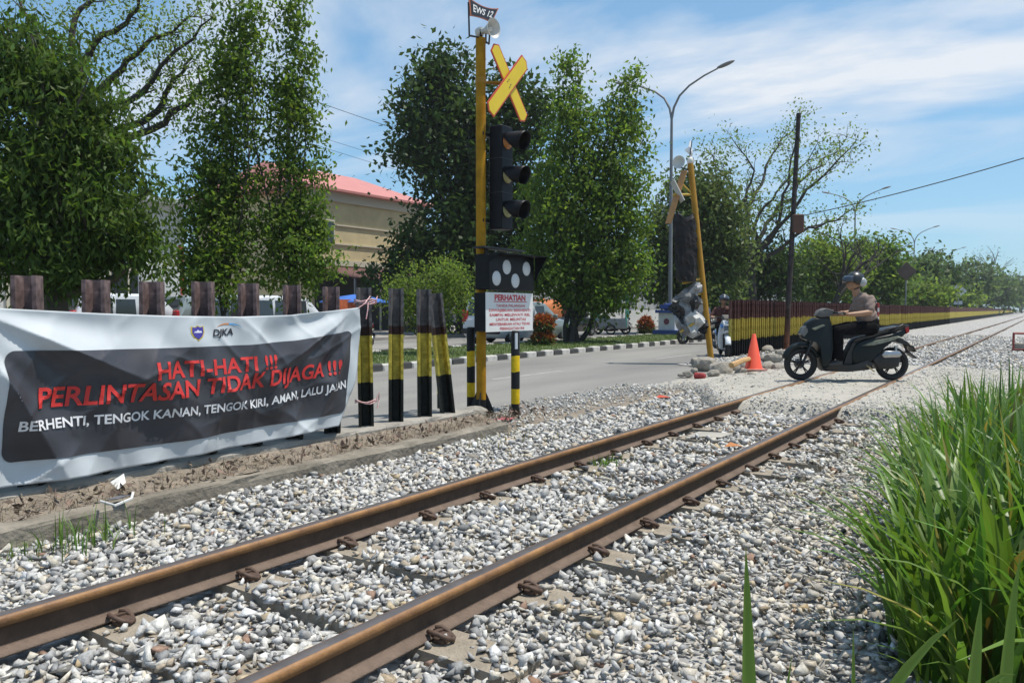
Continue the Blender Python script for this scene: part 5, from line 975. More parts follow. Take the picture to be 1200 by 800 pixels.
# ------------------------------------------------------------------ grasses
def blades(n, X, Y, Z, H, Wd, lean, rg, seg=5, dirx=None):
    """curved grass blades as ribbons folded along the midrib"""
    a = rg.uniform(0, 2*np.pi, n); d = np.stack([np.cos(a), np.sin(a)], 1)
    if dirx is not None: d = d*0.75+dirx; d /= np.linalg.norm(d, axis=1)[:, None]+1e-6
    side = np.stack([-d[:, 1], d[:, 0]], 1); V = np.zeros((n, (seg+1)*3, 3)); tw = rg.normal(0, 0.5, n)
    for k in range(seg+1):
        t = k/seg; out_ = lean*(t**2.2)*H; up = H*(t-0.42*np.clip(lean, 0, 1.5)*t**3.0); w = Wd*(1-t**2.5)*(0.55+0.45*min(1, t*4))+0.0008
        cxx = X+d[:, 0]*out_; cy_ = Y+d[:, 1]*out_; cz = Z+up; sx = side[:, 0]*np.cos(tw*t)-d[:, 0]*np.sin(tw*t)*0.6; sy_ = side[:, 1]*np.cos(tw*t)-d[:, 1]*np.sin(tw*t)*0.6; szz = np.sin(tw*t)*0.5
        V[:, k*3] = np.stack([cxx-sx*w/2, cy_-sy_*w/2, cz-szz*w/2], 1); V[:, k*3+1] = np.stack([cxx, cy_, cz-w*0.16], 1); V[:, k*3+2] = np.stack([cxx+sx*w/2, cy_+sy_*w/2, cz+szz*w/2], 1)
    q = []
    for k in range(seg):
        for j in (0, 1): q.append([k*3+j, k*3+j+1, (k+1)*3+j+1, (k+1)*3+j])
    Fc = (np.array(q)[None]+(np.arange(n)*(seg+1)*3)[:, None, None]).reshape(-1, 4); return V.reshape(-1, 3), Fc
def gmat(name, col, island=0.35): return mat(name, col, 0.42, 0.3, 3.0, island=island, trans=0.35, spec=0.45)
g_tall = gmat('tall_grass_blade', (0.135, 0.235, 0.045)); g_dry = mat('dry_grass', (0.25, 0.20, 0.14), 0.9, 0.4, 5, island=0.5); g_lawn = gmat('lawn_blade', (0.13, 0.185, 0.045)); g_yel = gmat('yellowed_blade', (0.30, 0.27, 0.07))
rg = np.random.default_rng(5)
def clump(name, lab, cx_, cy_, rx, ry, n, h0, h1, seed, w=0.013, m=g_tall, leanm=0.45):
    rg = np.random.default_rng(seed); a = rg.uniform(0, 2*np.pi, n); r = np.sqrt(rg.random(n)); X = cx_+rx*r*np.cos(a); Y = cy_+ry*r*np.sin(a); H = rg.uniform(h0, h1, n)*(1-0.25*r**3)
    out_ = np.stack([np.cos(a)*r, np.sin(a)*r], 1); V, Fc = blades(n, X, Y, np.full(n, -0.09), H, w*rg.uniform(.6, 1.35, n), np.clip(np.abs(rg.normal(leanm*0.55, leanm*0.55, n)), 0, 0.85)+0.25*r**2, rg, 6, out_*0.9)
    mi = (rg.random(n) < 0.06).astype(int); o = link(name, np_mesh(name, V, Fc, np.repeat(mi, 12)), None, [m, g_yel]); return tag(o, lab, 'grass', kind='stuff')
clump('tall_grass', 'tall green grass clump growing at the ballast edge', 0.0, 3.5, 0.5, 0.8, 560, 0.6, 1.06, 1, 0.034, leanm=0.42)
clump('tall_grass', 'tall green grass clump behind the front clump beside the ballast', -0.12, 5.0, 0.58, 0.9, 560, 0.6, 1.08, 2, 0.032, leanm=0.42)
clump('tall_grass', 'paler tall grass further along the ballast toward the crossing', -0.22, 6.9, 0.58, 1.2, 460, 0.55, 1.04, 3, 0.03, leanm=0.4)
clump('tall_grass', 'far tall grass beside the dusty crossing', -0.1, 9.0, 0.6, 1.2, 500, 0.4, 0.85, 4, 0.018)
clump('tall_grass', 'tall grass clump on the verge away from the track', 1.1, 3.9, 0.7, 1.3, 800, 0.6, 1.05, 5); clump('tall_grass', 'tall grass further back on the verge away from the track', 1.1, 6.8, 0.8, 1.6, 700, 0.55, 1.0, 6)
clump('short_grass', 'short dense grass at the foot of the tall clumps', 0.0, 4.2, 0.5, 1.9, 700, 0.15, 0.5, 17, 0.026)
clump('short_grass', 'short grass tuft beside the gravel beyond the crossing', 0.1, 16.5, 1.0, 2.5, 500, 0.12, 0.35, 7, 0.012)
# single blades standing close in front: each leaf a part of one tuft
def near_tuft(name, lab, specs):
    """single broad blades: each a ribbon from its root along a bent path to the tip"""
    root = empty(name, at(specs[0][0][0], specs[0][0][1], -0.08))
    for (b0, b1, b2, D, w) in specs:
        a, c, b = dep(*b0, D), dep(*b1, D), dep(*b2, D); V = []; n = 14
        for k in range(n+1):
            t = k/n; p = a*(1-t)**2+c*2*t*(1-t)+b*t*t; d = ((c-a)*(1-t)+(b-c)*t); sd_ = d.cross(FW).normalized()
            ww = w*(1-t**5)*min(1, 0.5+t*2)+0.0006; V += [p-sd_*ww/2-root.location, p+FW*ww*0.18-root.location, p+sd_*ww/2-root.location]
        mb = MB(); mb.smooth = True; mb.add(V, [(k*3+j, k*3+j+1, k*3+j+4, k*3+j+3) for k in range(n) for j in (0, 1)]); mb.build('blade', g_tall, root)
    tag(root, lab, 'grass')
near_tuft('grass_tuft', 'a few broad single grass blades standing by themselves before the gravel', [((888, 1650), (884, 1000), (874, 640), 1.25, 0.033), ((905, 1650), (890, 1000), (928, 768), 1.25, 0.014), ((870, 1650), (890, 1000), (856, 792), 1.3, 0.012)])
near_tuft('grass_tuft', 'broad bright grass blades bending across the tall clump', [((800, 1800), (905, 870), (1124, 724), 1.0, 0.026), ((1090, 1700), (1130, 900), (1150, 700), 1.15, 0.03), ((1180, 1700), (1150, 900), (1196, 650), 1.2, 0.028), ((1010, 1700), (1000, 1000), (1000, 738), 1.2, 0.014), ((1000, 1700), (1080, 760), (1190, 790), 1.05, 0.02)])
# thin pale stalks leaning over the stones
# lawn blades on the median
n = 26000; Y = rg.uniform(6, 60, n)**1.0; X = rg.uniform(-14.7, -11.35, n); V, Fc = blades(n, X, Y, np.full(n, 0.105), rg.uniform(.03, .11, n), rg.uniform(.012, .03, n), np.abs(rg.normal(.4, .3, n)), rg, 2); tag(link('lawn', np_mesh('lawn', V, Fc), None, [g_lawn]), 'short mown grass covering the median between the carriageways', 'grass', kind='stuff')
# dry grass and litter on the soil strip
n = 2600; Y = rg.uniform(0.5, 6.6, n); X = rg.uniform(-4.84, -4.5, n); V, Fc = blades(n, X, Y, np.full(n, 0.09)+rg.uniform(0, .05, n), rg.uniform(.02, .10, n), rg.uniform(.002, .006, n), np.abs(rg.normal(1.4, .7, n)), rg, 3); tag(link('dry_grass', np_mesh('dry_grass', V, Fc), None, [g_dry]), 'matted dry grass lying on the soil strip beneath the banner', 'grass', kind='stuff')
n = 500; Y = rg.uniform(0.8, 7.2, n); X = rg.uniform(-4.82, -4.5, n); P = np.stack([X, Y, np.full(n, .13)+rg.uniform(-.02, .04, n)], 1); V, Fc = leaf_cloud(P, 1, 0.01, 0.06, 0.03, 0, rg=rg); tag(link('dead_leaves', np_mesh('dead_leaves', V, Fc), None, [mat('dead_leaf', (0.19, 0.135, 0.10), 0.9, 0.4, 6, island=0.5)]), 'dead brown leaves littering the soil strip', 'leaves', kind='stuff')
def weed(px, py, z, n, h, lab, m=g_tall, w=0.006, rx=0.08):
    p = at(px, py, z); rg = np.random.default_rng(int(px)); X = rg.normal(0, rx, n); Y = rg.normal(0, rx*1.4, n); V, Fc = blades(n, X, Y, np.full(n, -0.02), rg.uniform(h*0.4, h, n), w*rg.uniform(.6, 1.4, n), np.abs(rg.normal(.35, .3, n)), rg, 4); root = empty('weed', p); tag(link('blades', np_mesh('blades', V, Fc), root, [m]), kind='stuff'); tag(root, lab, 'weed')
weed(108, 632, 0.02, 60, 0.24, 'bright green grass weed against the low kerb wall under the banner', w=0.007); weed(55, 640, 0.02, 40, 0.14, 'small green weed at the kerb wall foot beside the larger weed'); weed(30, 648, 0.0, 25, 0.1, 'tiny weed on the stones at the kerb wall end')
weed(460, 575, -0.01, 45, 0.06, 'flat green weed among the stones left of the rail', rx=0.12); weed(712, 545, 0.0, 50, 0.13, 'leafy weed growing between the rails against the left rail', rx=0.06, w=0.012); weed(575, 515, 0.05, 70, 0.06, 'yellowish low weeds on the gravel by the bollard', g_yel, rx=0.25); weed(685, 560, 0.0, 40, 0.08, 'dry yellow weed between the sleepers', g_yel, rx=0.12); weed(830, 540, 0.0, 40, 0.06, 'sparse low weed between the rails near the white board', g_yel, rx=0.2); weed(205, 545, 0.15, 12, 0.35, 'thin upright weed stalk in front of the banner', g_yel, 0.004, 0.03); weed(985, 620, -0.04, 40, 0.12, 'small yellowish weed at the tall clump edge', g_yel, rx=0.1)
# litter
def scrap(px, py, z, pts, m, lab, name='litter'):
    p = at(px, py, z); mb = MB(); V = [Vector((x, y, q)) for x, y, q in pts]; mb.add(V+[sum(V, Vector())/len(V)+Vector((0, 0, .012))], [(i, (i+1) % len(V), len(V)) for i in range(len(V))]); o = mb.build(name, m); o.location = p; o.modifiers.new('t', 'SOLIDIFY').thickness = 0.004; tag(o, lab, 'litter')
m_pl = mat('white_plastic', (0.66, 0.66, 0.64), 0.45, 0.15, 8)
scrap(138, 566, 0.17, [(-.03, -.03, .01), (.035, -.02, -.03), (.02, .04, .0), (-.02, .05, .05)], m_pl, 'crumpled white plastic scrap lying under the banner hem'); scrap(140, 585, 0.14, [(-.06, -.05, .0), (.05, -.04, .02), (.06, .03, .03), (-.05, .04, .0)], mat('grey_plastic', (0.16, 0.16, 0.18), 0.4, 0.3, 8), 'grey plastic scrap with white rim on the low kerb wall')
mb = MB(); mb.tube([at(118, 587, .16), at(135, 592, .165), at(154, 584, .17), at(156, 577, .19)], 0.008, 6); tag(mb.build('plastic_strip', m_pl), 'bent white plastic strip on the low kerb wall', 'litter')
scrap(832, 511, 0.03, [(-.2, -.1, .0), (.15, -.12, .02), (.2, .08, .04), (-.15, .1, .02)], mat('pale_board', (0.40, 0.375, 0.33), 0.8, 0.35, 6), 'pale flat board lying between the rails near the crossing', 'board'); scrap(860, 523, 0.03, [(-.07, -.05, 0), (.06, -.05, .02), (.07, .05, .0), (-.05, .05, .03)], mat('orange_scrap', (0.5, 0.2, 0.06), 0.6, 0.2, 9), 'small orange scrap between the rails'); scrap(777, 466, 0.03, [(-.1, -.06, 0), (.1, -.05, .02), (.09, .06, .01), (-.08, .07, .03)], mat('red_scrap', (0.55, 0.08, 0.04), 0.6, 0.2, 9), 'small red scrap on the dusty road edge'); scrap(590, 492, 0.02, [(-.12, -.06, 0), (.1, -.05, .02), (.12, .06, .03), (-.08, .07, .02)], mat('pink_scrap', (0.5, 0.1, 0.13), 0.7, 0.3, 9), 'crumpled pinkish red cloth scrap between bollard and pole foot')
o = link('concrete_block', RUB[2]); o.location = at(557, 487, 0.1)+Vector((0, 0, 0.03)); o.scale = (0.15, 0.17, 0.13); tag(o, 'rough concrete lump at the end of the fence footing', 'rubble')
o = link('dark_stone', RUB[4]); o.location = at(553, 536, 0.03); o.scale = (.06, .07, .05); tag(o, 'single dark grey stone lump on the pale ballast left of the rail', 'stone')

# ================================================================== motorcycles
m_tyre = mat('tyre_rubber', (0.014, 0.014, 0.015), 0.75, 0.3, 20, bump=0.2, bscale=60); m_rim = mat('black_rim', (0.02, 0.02, 0.022), 0.35, metal=0.4); m_chrome = mat('brushed_metal', (0.45, 0.45, 0.46), 0.3, 0.3, 20, metal=0.9); m_engine = mat('engine_metal', (0.03, 0.03, 0.032), 0.45, 0.4, 15, metal=0.4); m_seatv = mat('seat_vinyl', (0.02, 0.021, 0.023), 0.4, 0.2, 9); m_blackp = mat('black_plastic', (0.009, 0.009, 0.01), 0.45, 0.2, 10); m_lens = mat('clear_lens', (0.10, 0.11, 0.12), 0.1, spec=0.8); m_redl = mat('red_lens', (0.35, 0.015, 0.015), 0.2)
def K(cx, cy): return ((457-cx)/380.0, (725-cy)/380.0)
def Kp(*a): return [K(*p) for p in a]
def make_scooter(body_m, accent_m, lab, name='motorcycle'):
    t = empty(name)
    for nm, (wx, wz), r in (('front_wheel', K(190, 627), 0.258), ('rear_wheel', K(725, 627), 0.258)):
        mb = MB(); mb.smooth = True; mb.torus((wx, 0, r), r-0.042, 0.042, 'Y', 36, 10, 1.05); wh = mb.build(nm, m_tyre, t)
        mb = MB(); mb.smooth = True; mb.torus((wx, 0, r), r-0.085, 0.014, 'Y', 36, 8, 2.2); mb.smooth = False
        for k in range(5):
            a = 2*math.pi*k/5+0.3
            for s_ in (-.1, .1): mb.tube([(wx+0.03*math.cos(a), 0.012, r+0.03*math.sin(a)), (wx+(r-0.085)*math.cos(a+s_), 0, r+(r-0.085)*math.sin(a+s_))], 0.011, 6)
        mb.lathe([(0.045, -0.05), (0.045, 0.05)], (wx, 0, r), 'Y', 14); mb.build('rim', m_rim, wh)
        mb = MB(); mb.lathe([(0.085, -0.004), (0.085, 0.004)], (wx, -0.06, r), 'Y', 18); mb.build('brake_disc', m_chrome, wh)
    # front mudguard: arc over the wheel
    wx, wz = K(190, 627); mb = MB(); mb.smooth = True; V = []; n = 14
    for i in range(n+1):
        a = R(18)+R(140)*i/n; rr = 0.285+0.03*math.sin(math.pi*i/n)
        for y, dr in ((-.075, -.05), (-.065, 0.0), (0, .016), (.065, 0.0), (.075, -.05)): V.append((wx+(rr+dr)*math.cos(a), y, 0.258+(rr+dr)*math.sin(a)))
    mb.add(V, [(i*5+j, i*5+j+1, (i+1)*5+j+1, (i+1)*5+j) for i in range(n) for j in range(4)]); o = mb.build('front_mudguard', body_m, t); o.modifiers.new('t', 'SOLIDIFY').thickness = 0.006
    mb = MB()
    for y in (-.085, .085): mb.tube([(wx, y, 0.258), (*K(250, 480)[:1], y*0.9, K(250, 480)[1])], 0.022, 8)
    mb.build('fork', m_engine, t)
    # apron and nose
    mb = MB(); mb.smooth = True; mb.side(Kp((182, 452), (215, 388), (262, 358), (345, 352), (356, 420), (352, 520), (345, 600), (332, 648), (300, 652), (290, 590), (282, 530), (262, 500), (225, 490), (190, 476)), [.05, .09, .10, .10, .16, .2, .2, .17, .15, .17, .17, .13, .09, .06], 0.16); ap = mb.build('front_apron', body_m, t, auto=50)
    mb = MB(); mb.smooth = True; mb.side(Kp((178, 452), (196, 412), (215, 400), (222, 440), (200, 470)), .075, 0.2); mb.build('headlamp', m_lens, ap, auto=50)
    mb = MB(); mb.side(Kp((238, 420), (300, 395), (312, 402), (250, 430)), .145, 0.2); mb.build('side_flash', accent_m, ap)
    mb = MB(); mb.smooth = True; mb.side(Kp((268, 345), (285, 315), (318, 302), (366, 312), (374, 338), (340, 352), (290, 356)), [.06, .09, .1, .1, .09, .1, .09], 0.2); mb.build('handlebar_cowl', mat('grey_cowl', (0.11, 0.105, 0.10), 0.7, 0.2, 9), t, auto=50)
    hx, hz = K(372, 332); mb = MB(); mb.tube([(hx-.02, -.36, hz+.0), (hx, -.2, hz+.01), (hx+.03, 0, hz+.01), (hx, .2, hz+.01), (hx-.02, .36, hz)], 0.016, 8); hb = mb.build('handlebar', m_blackp, t)
    for s_ in (-1, 1):
        mb = MB(); mb.smooth = True; mb.tube([(hx-.025, s_*.25, hz), (hx-.025, s_*.38, hz)], 0.021, 10); mb.build('grip', m_tyre, hb)
        mb = MB(); mb.tube([(hx+.02, s_*.26, hz+.01), (hx+.01, s_*.4, hz-.005)], 0.007, 6); mb.build('brake_lever', m_chrome, hb)
    # floor and lower fairing
    mb = MB(); mb.smooth = True; mb.side(Kp((300, 648), (330, 632), (480, 628), (560, 600), (600, 618), (570, 660), (450, 672), (320, 668)), .16, 0.2); mb.build('floorboard', m_blackp, t, auto=50)
    mb = MB(); mb.side(Kp((425, 632), (448, 560), (478, 500), (580, 480), (580, 640)), .09, 0.1); mb.build('inner_panel', m_blackp, t)
    mb = MB(); mb.smooth = True; mb.side(Kp((468, 560), (500, 505), (560, 478), (690, 452), (792, 420), (800, 446), (760, 474), (700, 498), (655, 532), (602, 582), (548, 640), (480, 640)), [.1, .13, .15, .16, .08, .07, .1, .15, .17, .17, .16, .13], 0.18); bd = mb.build('rear_body', body_m, t, auto=50)
    mb = MB(); mb.side(Kp((520, 520), (580, 492), (735, 462), (755, 468), (690, 492), (580, 520)), .178, 0.3); mb.build('side_flash', accent_m, bd)
    mb = MB(); mb.smooth = True; mb.side(Kp((470, 505), (500, 478), (580, 460), (620, 440), (665, 418), (740, 404), (790, 402), (796, 424), (700, 456), (560, 486)), [.08, .12, .14, .145, .14, .11, .07, .06, .12, .13], 0.3); mb.build('seat', m_seatv, t, auto=60)
    mb = MB(); mb.smooth = True; mb.tube([(*K(690, 440)[:1], .12, K(690, 440)[1]), (*K(760, 398)[:1], .125, K(760, 398)[1]), (*K(806, 404)[:1], .05, K(806, 404)[1]), (*K(806, 404)[:1], -.05, K(806, 404)[1]), (*K(760, 398)[:1], -.125, K(760, 398)[1]), (*K(690, 440)[:1], -.12, K(690, 440)[1])], 0.014, 8); mb.build('grab_rail', m_blackp, t)
    mb = MB(); mb.side(Kp((785, 420), (806, 412), (812, 440), (795, 452)), .08, 0.2); mb.build('tail_lamp', m_redl, t)
    mb = MB(); mb.side(Kp((735, 492), (770, 478), (806, 500), (832, 528), (822, 532), (790, 512), (750, 505)), .075, 0.1); mb.side(Kp((812, 552), (862, 590), (858, 597), (806, 560)), .06, 0.1); mb.tube([(*K(790, 500)[:1], 0, K(790, 500)[1]), (*K(815, 556)[:1], 0, K(815, 556)[1])], 0.02); mb.build('rear_mudguard', m_blackp, t)
    mb = MB(); mb.smooth = True; mb.side(Kp((585, 600), (620, 560), (720, 560), (748, 590), (742, 640), (700, 655), (620, 655)), .1, 0.3, (0, .06, 0)); mb.build('engine', m_engine, t, auto=50)
    mb = MB(); mb.smooth = True; mb.side(Kp((632, 572), (650, 548), (735, 550), (750, 570), (735, 585), (645, 588)), .05, 0.3, (0, .15, 0)); mb.build('air_box', m_chrome, t, auto=50)
    mb = MB(); mb.smooth = True; mb.tube([(*K(620, 640)[:1], -.12, .2), (*K(690, 640)[:1], -.16, .22), (*K(820, 590)[:1], -.18, .32)], [.03, .05, .05], 12); mb.build('exhaust', m_engine, t)
    mb = MB(); mb.tube([(*K(725, 520)[:1], .11, K(725, 520)[1]), (*K(728, 620)[:1], .12, K(728, 620)[1])], 0.022, 8); mb.tube([(*K(640, 600)[:1], .1, .3), (wx*0+K(725, 627)[0], .1, .258)], 0.03, 8); mb.build('shock_absorber', m_chrome, t)
    mb = MB(); mb.tube([(*K(530, 610)[:1], .13, .29), (*K(590, 665)[:1], .2, .15)], 0.01, 6); mb.build('side_stand', mat('stand_brass', (0.3, 0.24, 0.13), 0.5, metal=0.5), t)
    mb = MB(); mb.box((K(838, 545)[0], 0, K(838, 545)[1]+.02), (0.012, 0.2, 0.1), rot=Matrix.Rotation(R(25), 3, 'Y')); mb.build('number_plate', m_blackp, t)
    tag(t, lab, 'motorcycle'); return t
m_green = mat('dark_green_paint', (0.006, 0.010, 0.0105), 0.38, 0.2, 6, spec=0.28); m_acc = mat('pale_panel_highlight', (0.26, 0.27, 0.21), 0.3, 0.6, 18)  # pale accent strips: highlights of the dark body panels painted in as colour
m_wpaint = mat('white_paint_gloss', (0.68, 0.7, 0.72), 0.25, coat=0.5); m_bpaint = mat('blue_paint_gloss', (0.03, 0.2, 0.55), 0.25, coat=0.5)
GF = at(939, 445.5, 0.155); GR = at(1043, 445.0, 0.155); BD = (GF-GR); BD.z = 0; ang = math.atan2(-RT.y, -RT.x)
midp = (GF+GR)/2; kx = (K(190, 627)[0]+K(725, 627)[0])/2
bike = make_scooter(m_green, m_acc, 'dark green scooter crossing the rails, ridden by the helmeted person in pinkish shirt')
fwd = Vector((math.cos(ang), math.sin(ang), 0)); bike.rotation_euler = (0, 0, ang); bike.location = midp-fwd*kx; bike.location.z = 0.152

# ------------------------------------------------------------------ rider
m_skin = mat('skin', (0.34, 0.185, 0.11), 0.55, 0.15, 9); m_shirt = mat('pinkish_shirt', (0.235, 0.175, 0.15), 0.9, 0.3, 9, bump=0.25, bscale=30); m_trous = mat('black_trousers', (0.005, 0.005, 0.006), 0.9, 0.3, 9, spec=0.1); m_helm = mat('grey_helmet', (0.016, 0.018, 0.02), 0.34, 0.3, 8, coat=0.15); m_shoe = mat('dark_shoe', (0.03, 0.028, 0.028), 0.6); m_helmw = mat('pale_helmet_shell', (0.36, 0.365, 0.37), 0.25, 0.15, 6, coat=0.6); m_visor = mat('smoked_visor', (0.03, 0.035, 0.05), 0.08, spec=0.8)
def V3(p, y): x, z = K(*p); return (x, y, z)
def limb(mb, pts, rad): 
    mb.tube(pts, rad, 12)
    for p, r in zip(pts, rad): mb.ell(p, (r, r, r), 12, 8)
def wrinkle(me, amp):
    """soft cloth folds pushed along the normals"""
    n = len(me.vertices); co = np.zeros(n*3); me.vertices.foreach_get('co', co); co = co.reshape(-1, 3); no = np.zeros(n*3); me.vertices.foreach_get('normal', no); no = no.reshape(-1, 3)
    f = vnoise(co[:, 2]*16+co[:, 0]*9, co[:, 1]*7+co[:, 0]*4, 3)-0.5+0.5*(np.abs(np.sin(co[:, 2]*38+co[:, 0]*30+3*vnoise(co[:, 0]*8, co[:, 2]*8, 5)))-0.6)
    me.vertices.foreach_set('co', (co+no*f[:, None]*amp).ravel()); me.update()
def make_rider(shirt_m, lab, helm_m=None, shell_m=None, vox=0.011):
    t = empty('person'); hip = V3((588, 405), 0); che = V3((552, 290), 0); nek = V3((512, 218), 0); hed = V3((498, 152), 0)
    def torso(mb, g):
        mb.ell(hip, (.14+g, .17+g, .12+g)); mb.ell(V3((572, 350), 0), (.14+g, .165+g, .14+g)); mb.ell(che, (.145+g, .19+g, .17+g)); mb.ell(V3((538, 248), 0), (.105+g, .19+g, .10+g)); mb.ell(V3((560, 325), 0), (.13+g, .165+g, .15+g))
    body = MB(); torso(body, -0.012); limb(body, [nek, V3((506, 190), 0)], [.062, .058]); body.ell(hed, (.105, .08, .125)); body.ell(V3((478, 172), 0), (.06, .055, .06)); body.ell(V3((458, 160), 0), (.02, .014, .022)); body.ell(V3((466, 178), 0), (.018, .026, .01)); body.ell(V3((464, 148), 0), (.012, .05, .012))
    for s_ in (-1, 1):
        sh, el, wr, hd = V3((560, 258), .185*s_), V3((538, 326), .30*s_), V3((412, 338), .315*s_), V3((384, 332), .315*s_)
        limb(body, [sh, el], [.052, .042]); limb(body, [el, V3((480, 334), .31*s_), wr], [.044, .042, .029]); body.ell(hd, (.045, .05, .028)); hx, hz = K(372, 332)
        for f in range(4):                                   # fingers curled round the grip
            y = (.275+.024*f)*s_; body.tube([(hx-.055, y, hz+.018), (hx-.02, y, hz+.034), (hx+.008, y, hz+.02), (hx+.008, y, hz-.012), (hx-.018, y, hz-.026)], [.0115, .0115, .011, .010, .009], 7)
        body.tube([(hx-.06, .27*s_, hz+.0), (hx-.045, .25*s_, hz-.012), (hx-.012, .245*s_, hz-.024)], [.013, .012, .010], 7)
        hp, kn, an = V3((585, 415), .10*s_), V3((382, 432), .15*s_), V3((398, 600), .135*s_)
        limb(body, [hp, V3((480, 420), .13*s_), kn], [.095, .082, .058]); limb(body, [kn, V3((386, 505), .145*s_), an], [.056, .054, .036])
    bo = link('body', remesh(body, vox*0.8, 3), t, [m_skin])
    s = MB(); torso(s, .008)
    for s_ in (-1, 1):
        sh, el = Vector(V3((560, 258), .185*s_)), Vector(V3((538, 326), .30*s_)); limb(s, [sh, sh.lerp(el, .45), sh.lerp(el, .72)], [.082, .076, .072])
    s.tube([V3((540, 262), 0), V3((516, 226), 0)], [.10, .075], 14)
    me = remesh(s, vox, 4); bm = bmesh.new(); bm.from_mesh(me); bmesh.ops.bisect_plane(bm, geom=bm.verts[:]+bm.edges[:]+bm.faces[:], plane_co=V3((600, 378), 0), plane_no=(-.12, 0, -1), clear_outer=True); bm.to_mesh(me); bm.free(); wrinkle(me, 0.016); link('shirt', me, t, [shirt_m])
    s = MB(); s.ell(hip, (.152, .18, .125)); s.ell(V3((592, 385), 0), (.135, .168, .10))
    for s_ in (-1, 1):
        hp, kn, an = V3((585, 415), .10*s_), V3((382, 432), .15*s_), V3((398, 592), .135*s_); limb(s, [hp, V3((480, 420), .13*s_), kn], [.108, .097, .076]); limb(s, [kn, V3((388, 505), .145*s_), an], [.075, .072, .058])
    me = remesh(s, vox, 4); wrinkle(me, 0.012); link('trousers', me, t, [m_trous])
    for s_ in (-1, 1):
        s = MB(); s.ell(V3((392, 612), .135*s_), (.06, .042, .05)); s.tube([V3((410, 618), .135*s_), V3((372, 624), .14*s_), V3((340, 628), .145*s_)], [.042, .042, .032], 10); s.ell(V3((338, 628), .145*s_), (.034, .036, .026)); link('shoe', remesh(s, .009, 3), t, [m_shoe])
    # open-face helmet with peak and side guard
    hc = V3((502, 140), 0); s = MB(); s.smooth = True; V = []; Fc = []; n, k = 28, 14
    for i in range(k+1):
        a = math.pi*0.66*i/k
        for j in range(n):
            b = 2*math.pi*j/n; front = math.cos(b); lim = 1.0-0.36*max(0, front)**1.5*(i/k); aa = a*lim; V.append((hc[0]+.140*math.sin(aa)*math.cos(b), .120*math.sin(aa)*math.sin(b), hc[2]+.136*math.cos(aa)))
    Fc = [(i*n+j, (i+1)*n+j, (i+1)*n+(j+1) % n, i*n+(j+1) % n) for i in range(k) for j in range(n)]; s.add(V, Fc); h = s.build('helmet', helm_m or m_helm, t); h.modifiers.new('t', 'SOLIDIFY').thickness = 0.012
    for s_ in (-1, 1): s = MB(); s.smooth = True; s.ell(V3((532, 152), .088*s_), (.062, .034, .07)); s.build('ear_guard', shell_m or m_helmw, h)
    s = MB(); s.smooth = True; V = []
    for i in range(9):
        b = R(-62+124*i/8)
        for q, (rr, z) in enumerate(((.150, .075), (.185, .045), (.195, .0), (.19, -.03))): V.append((hc[0]+rr*math.cos(b), rr*.8*math.sin(b), hc[2]+z))
    s.add(V, [(i*4+q, i*4+q+1, (i+1)*4+q+1, (i+1)*4+q) for i in range(8) for q in range(3)]); v = s.build('visor', m_visor, h); v.modifiers.new('t', 'SOLIDIFY').thickness = 0.004
    s = MB(); s.tube([V3((520, 180), .075), V3((490, 192), .05), V3((490, 192), -.05), V3((520, 180), -.075)], 0.008, 6); s.build('chin_strap', m_blackp, h)
    tag(t, lab, 'person'); return t
rid = make_rider(m_shirt, 'person in pinkish short-sleeved shirt, black trousers and grey helmet riding the dark scooter'); rid.location = bike.location; rid.rotation_euler = bike.rotation_euler
def place(o, P, face):   # face = direction the front points to
    o.location = P; o.rotation_euler = (0, 0, math.atan2(face.y, face.x))
# rider waiting beyond the crossing, coming towards the track
P2 = at(848, 417, 0.0); f2 = (CAM-P2); f2.z = 0; f2.normalize()
b2 = make_scooter(m_wpaint, m_bpaint, 'white and blue scooter facing the crossing beside the leaning pole'); place(b2, P2, f2+RT*0.12)
r2 = make_rider(mat('dark_red_jacket', (0.10, 0.035, 0.03), 0.8, 0.2, 9), 'person in dark clothes and helmet sitting on the white and blue scooter', vox=0.014); r2.location = b2.location; r2.rotation_euler = b2.rotation_euler
# scooter going away down the road, seen under the smashed cabinet
P3 = at(806, 403, 0.0)+Vector((0, 0, 0)); b3 = make_scooter(m_blackp, m_acc, 'black scooter on the road seen below the smashed cabinet'); place(b3, P3+Vector((0.3, 0.3, 0)), Vector((-.5, -.85, 0)))
r3 = make_rider(mat('navy_shirt', (0.04, 0.05, 0.09), 0.8), 'person in navy top riding the black scooter on the road', vox=0.016); r3.location = b3.location; r3.rotation_euler = b3.rotation_euler
def bike_copy(P, face, lab): c = copy_tree(b3); place(c, P, face); c['label'] = lab; return c
bike_copy(Vector((-16.2, 15.7, 0)), Vector((.5, -1, 0)), 'black scooter parked beyond the median behind the middle channel post'); bike_copy(Vector((-22.9, 25.0, 0.13)), Vector((1, -.2, 0)), 'black scooter parked before the dark shopfront'); bike_copy(Vector((-22.9, 27.2, 0.13)), Vector((1, .1, 0)), 'black scooter parked beside the silver grey car'); bike_copy(Vector((-15.9, 46.2, 0)), Vector((.3, 1, 0)), 'small black scooter on the second carriageway beyond the egg-shaped shrub')

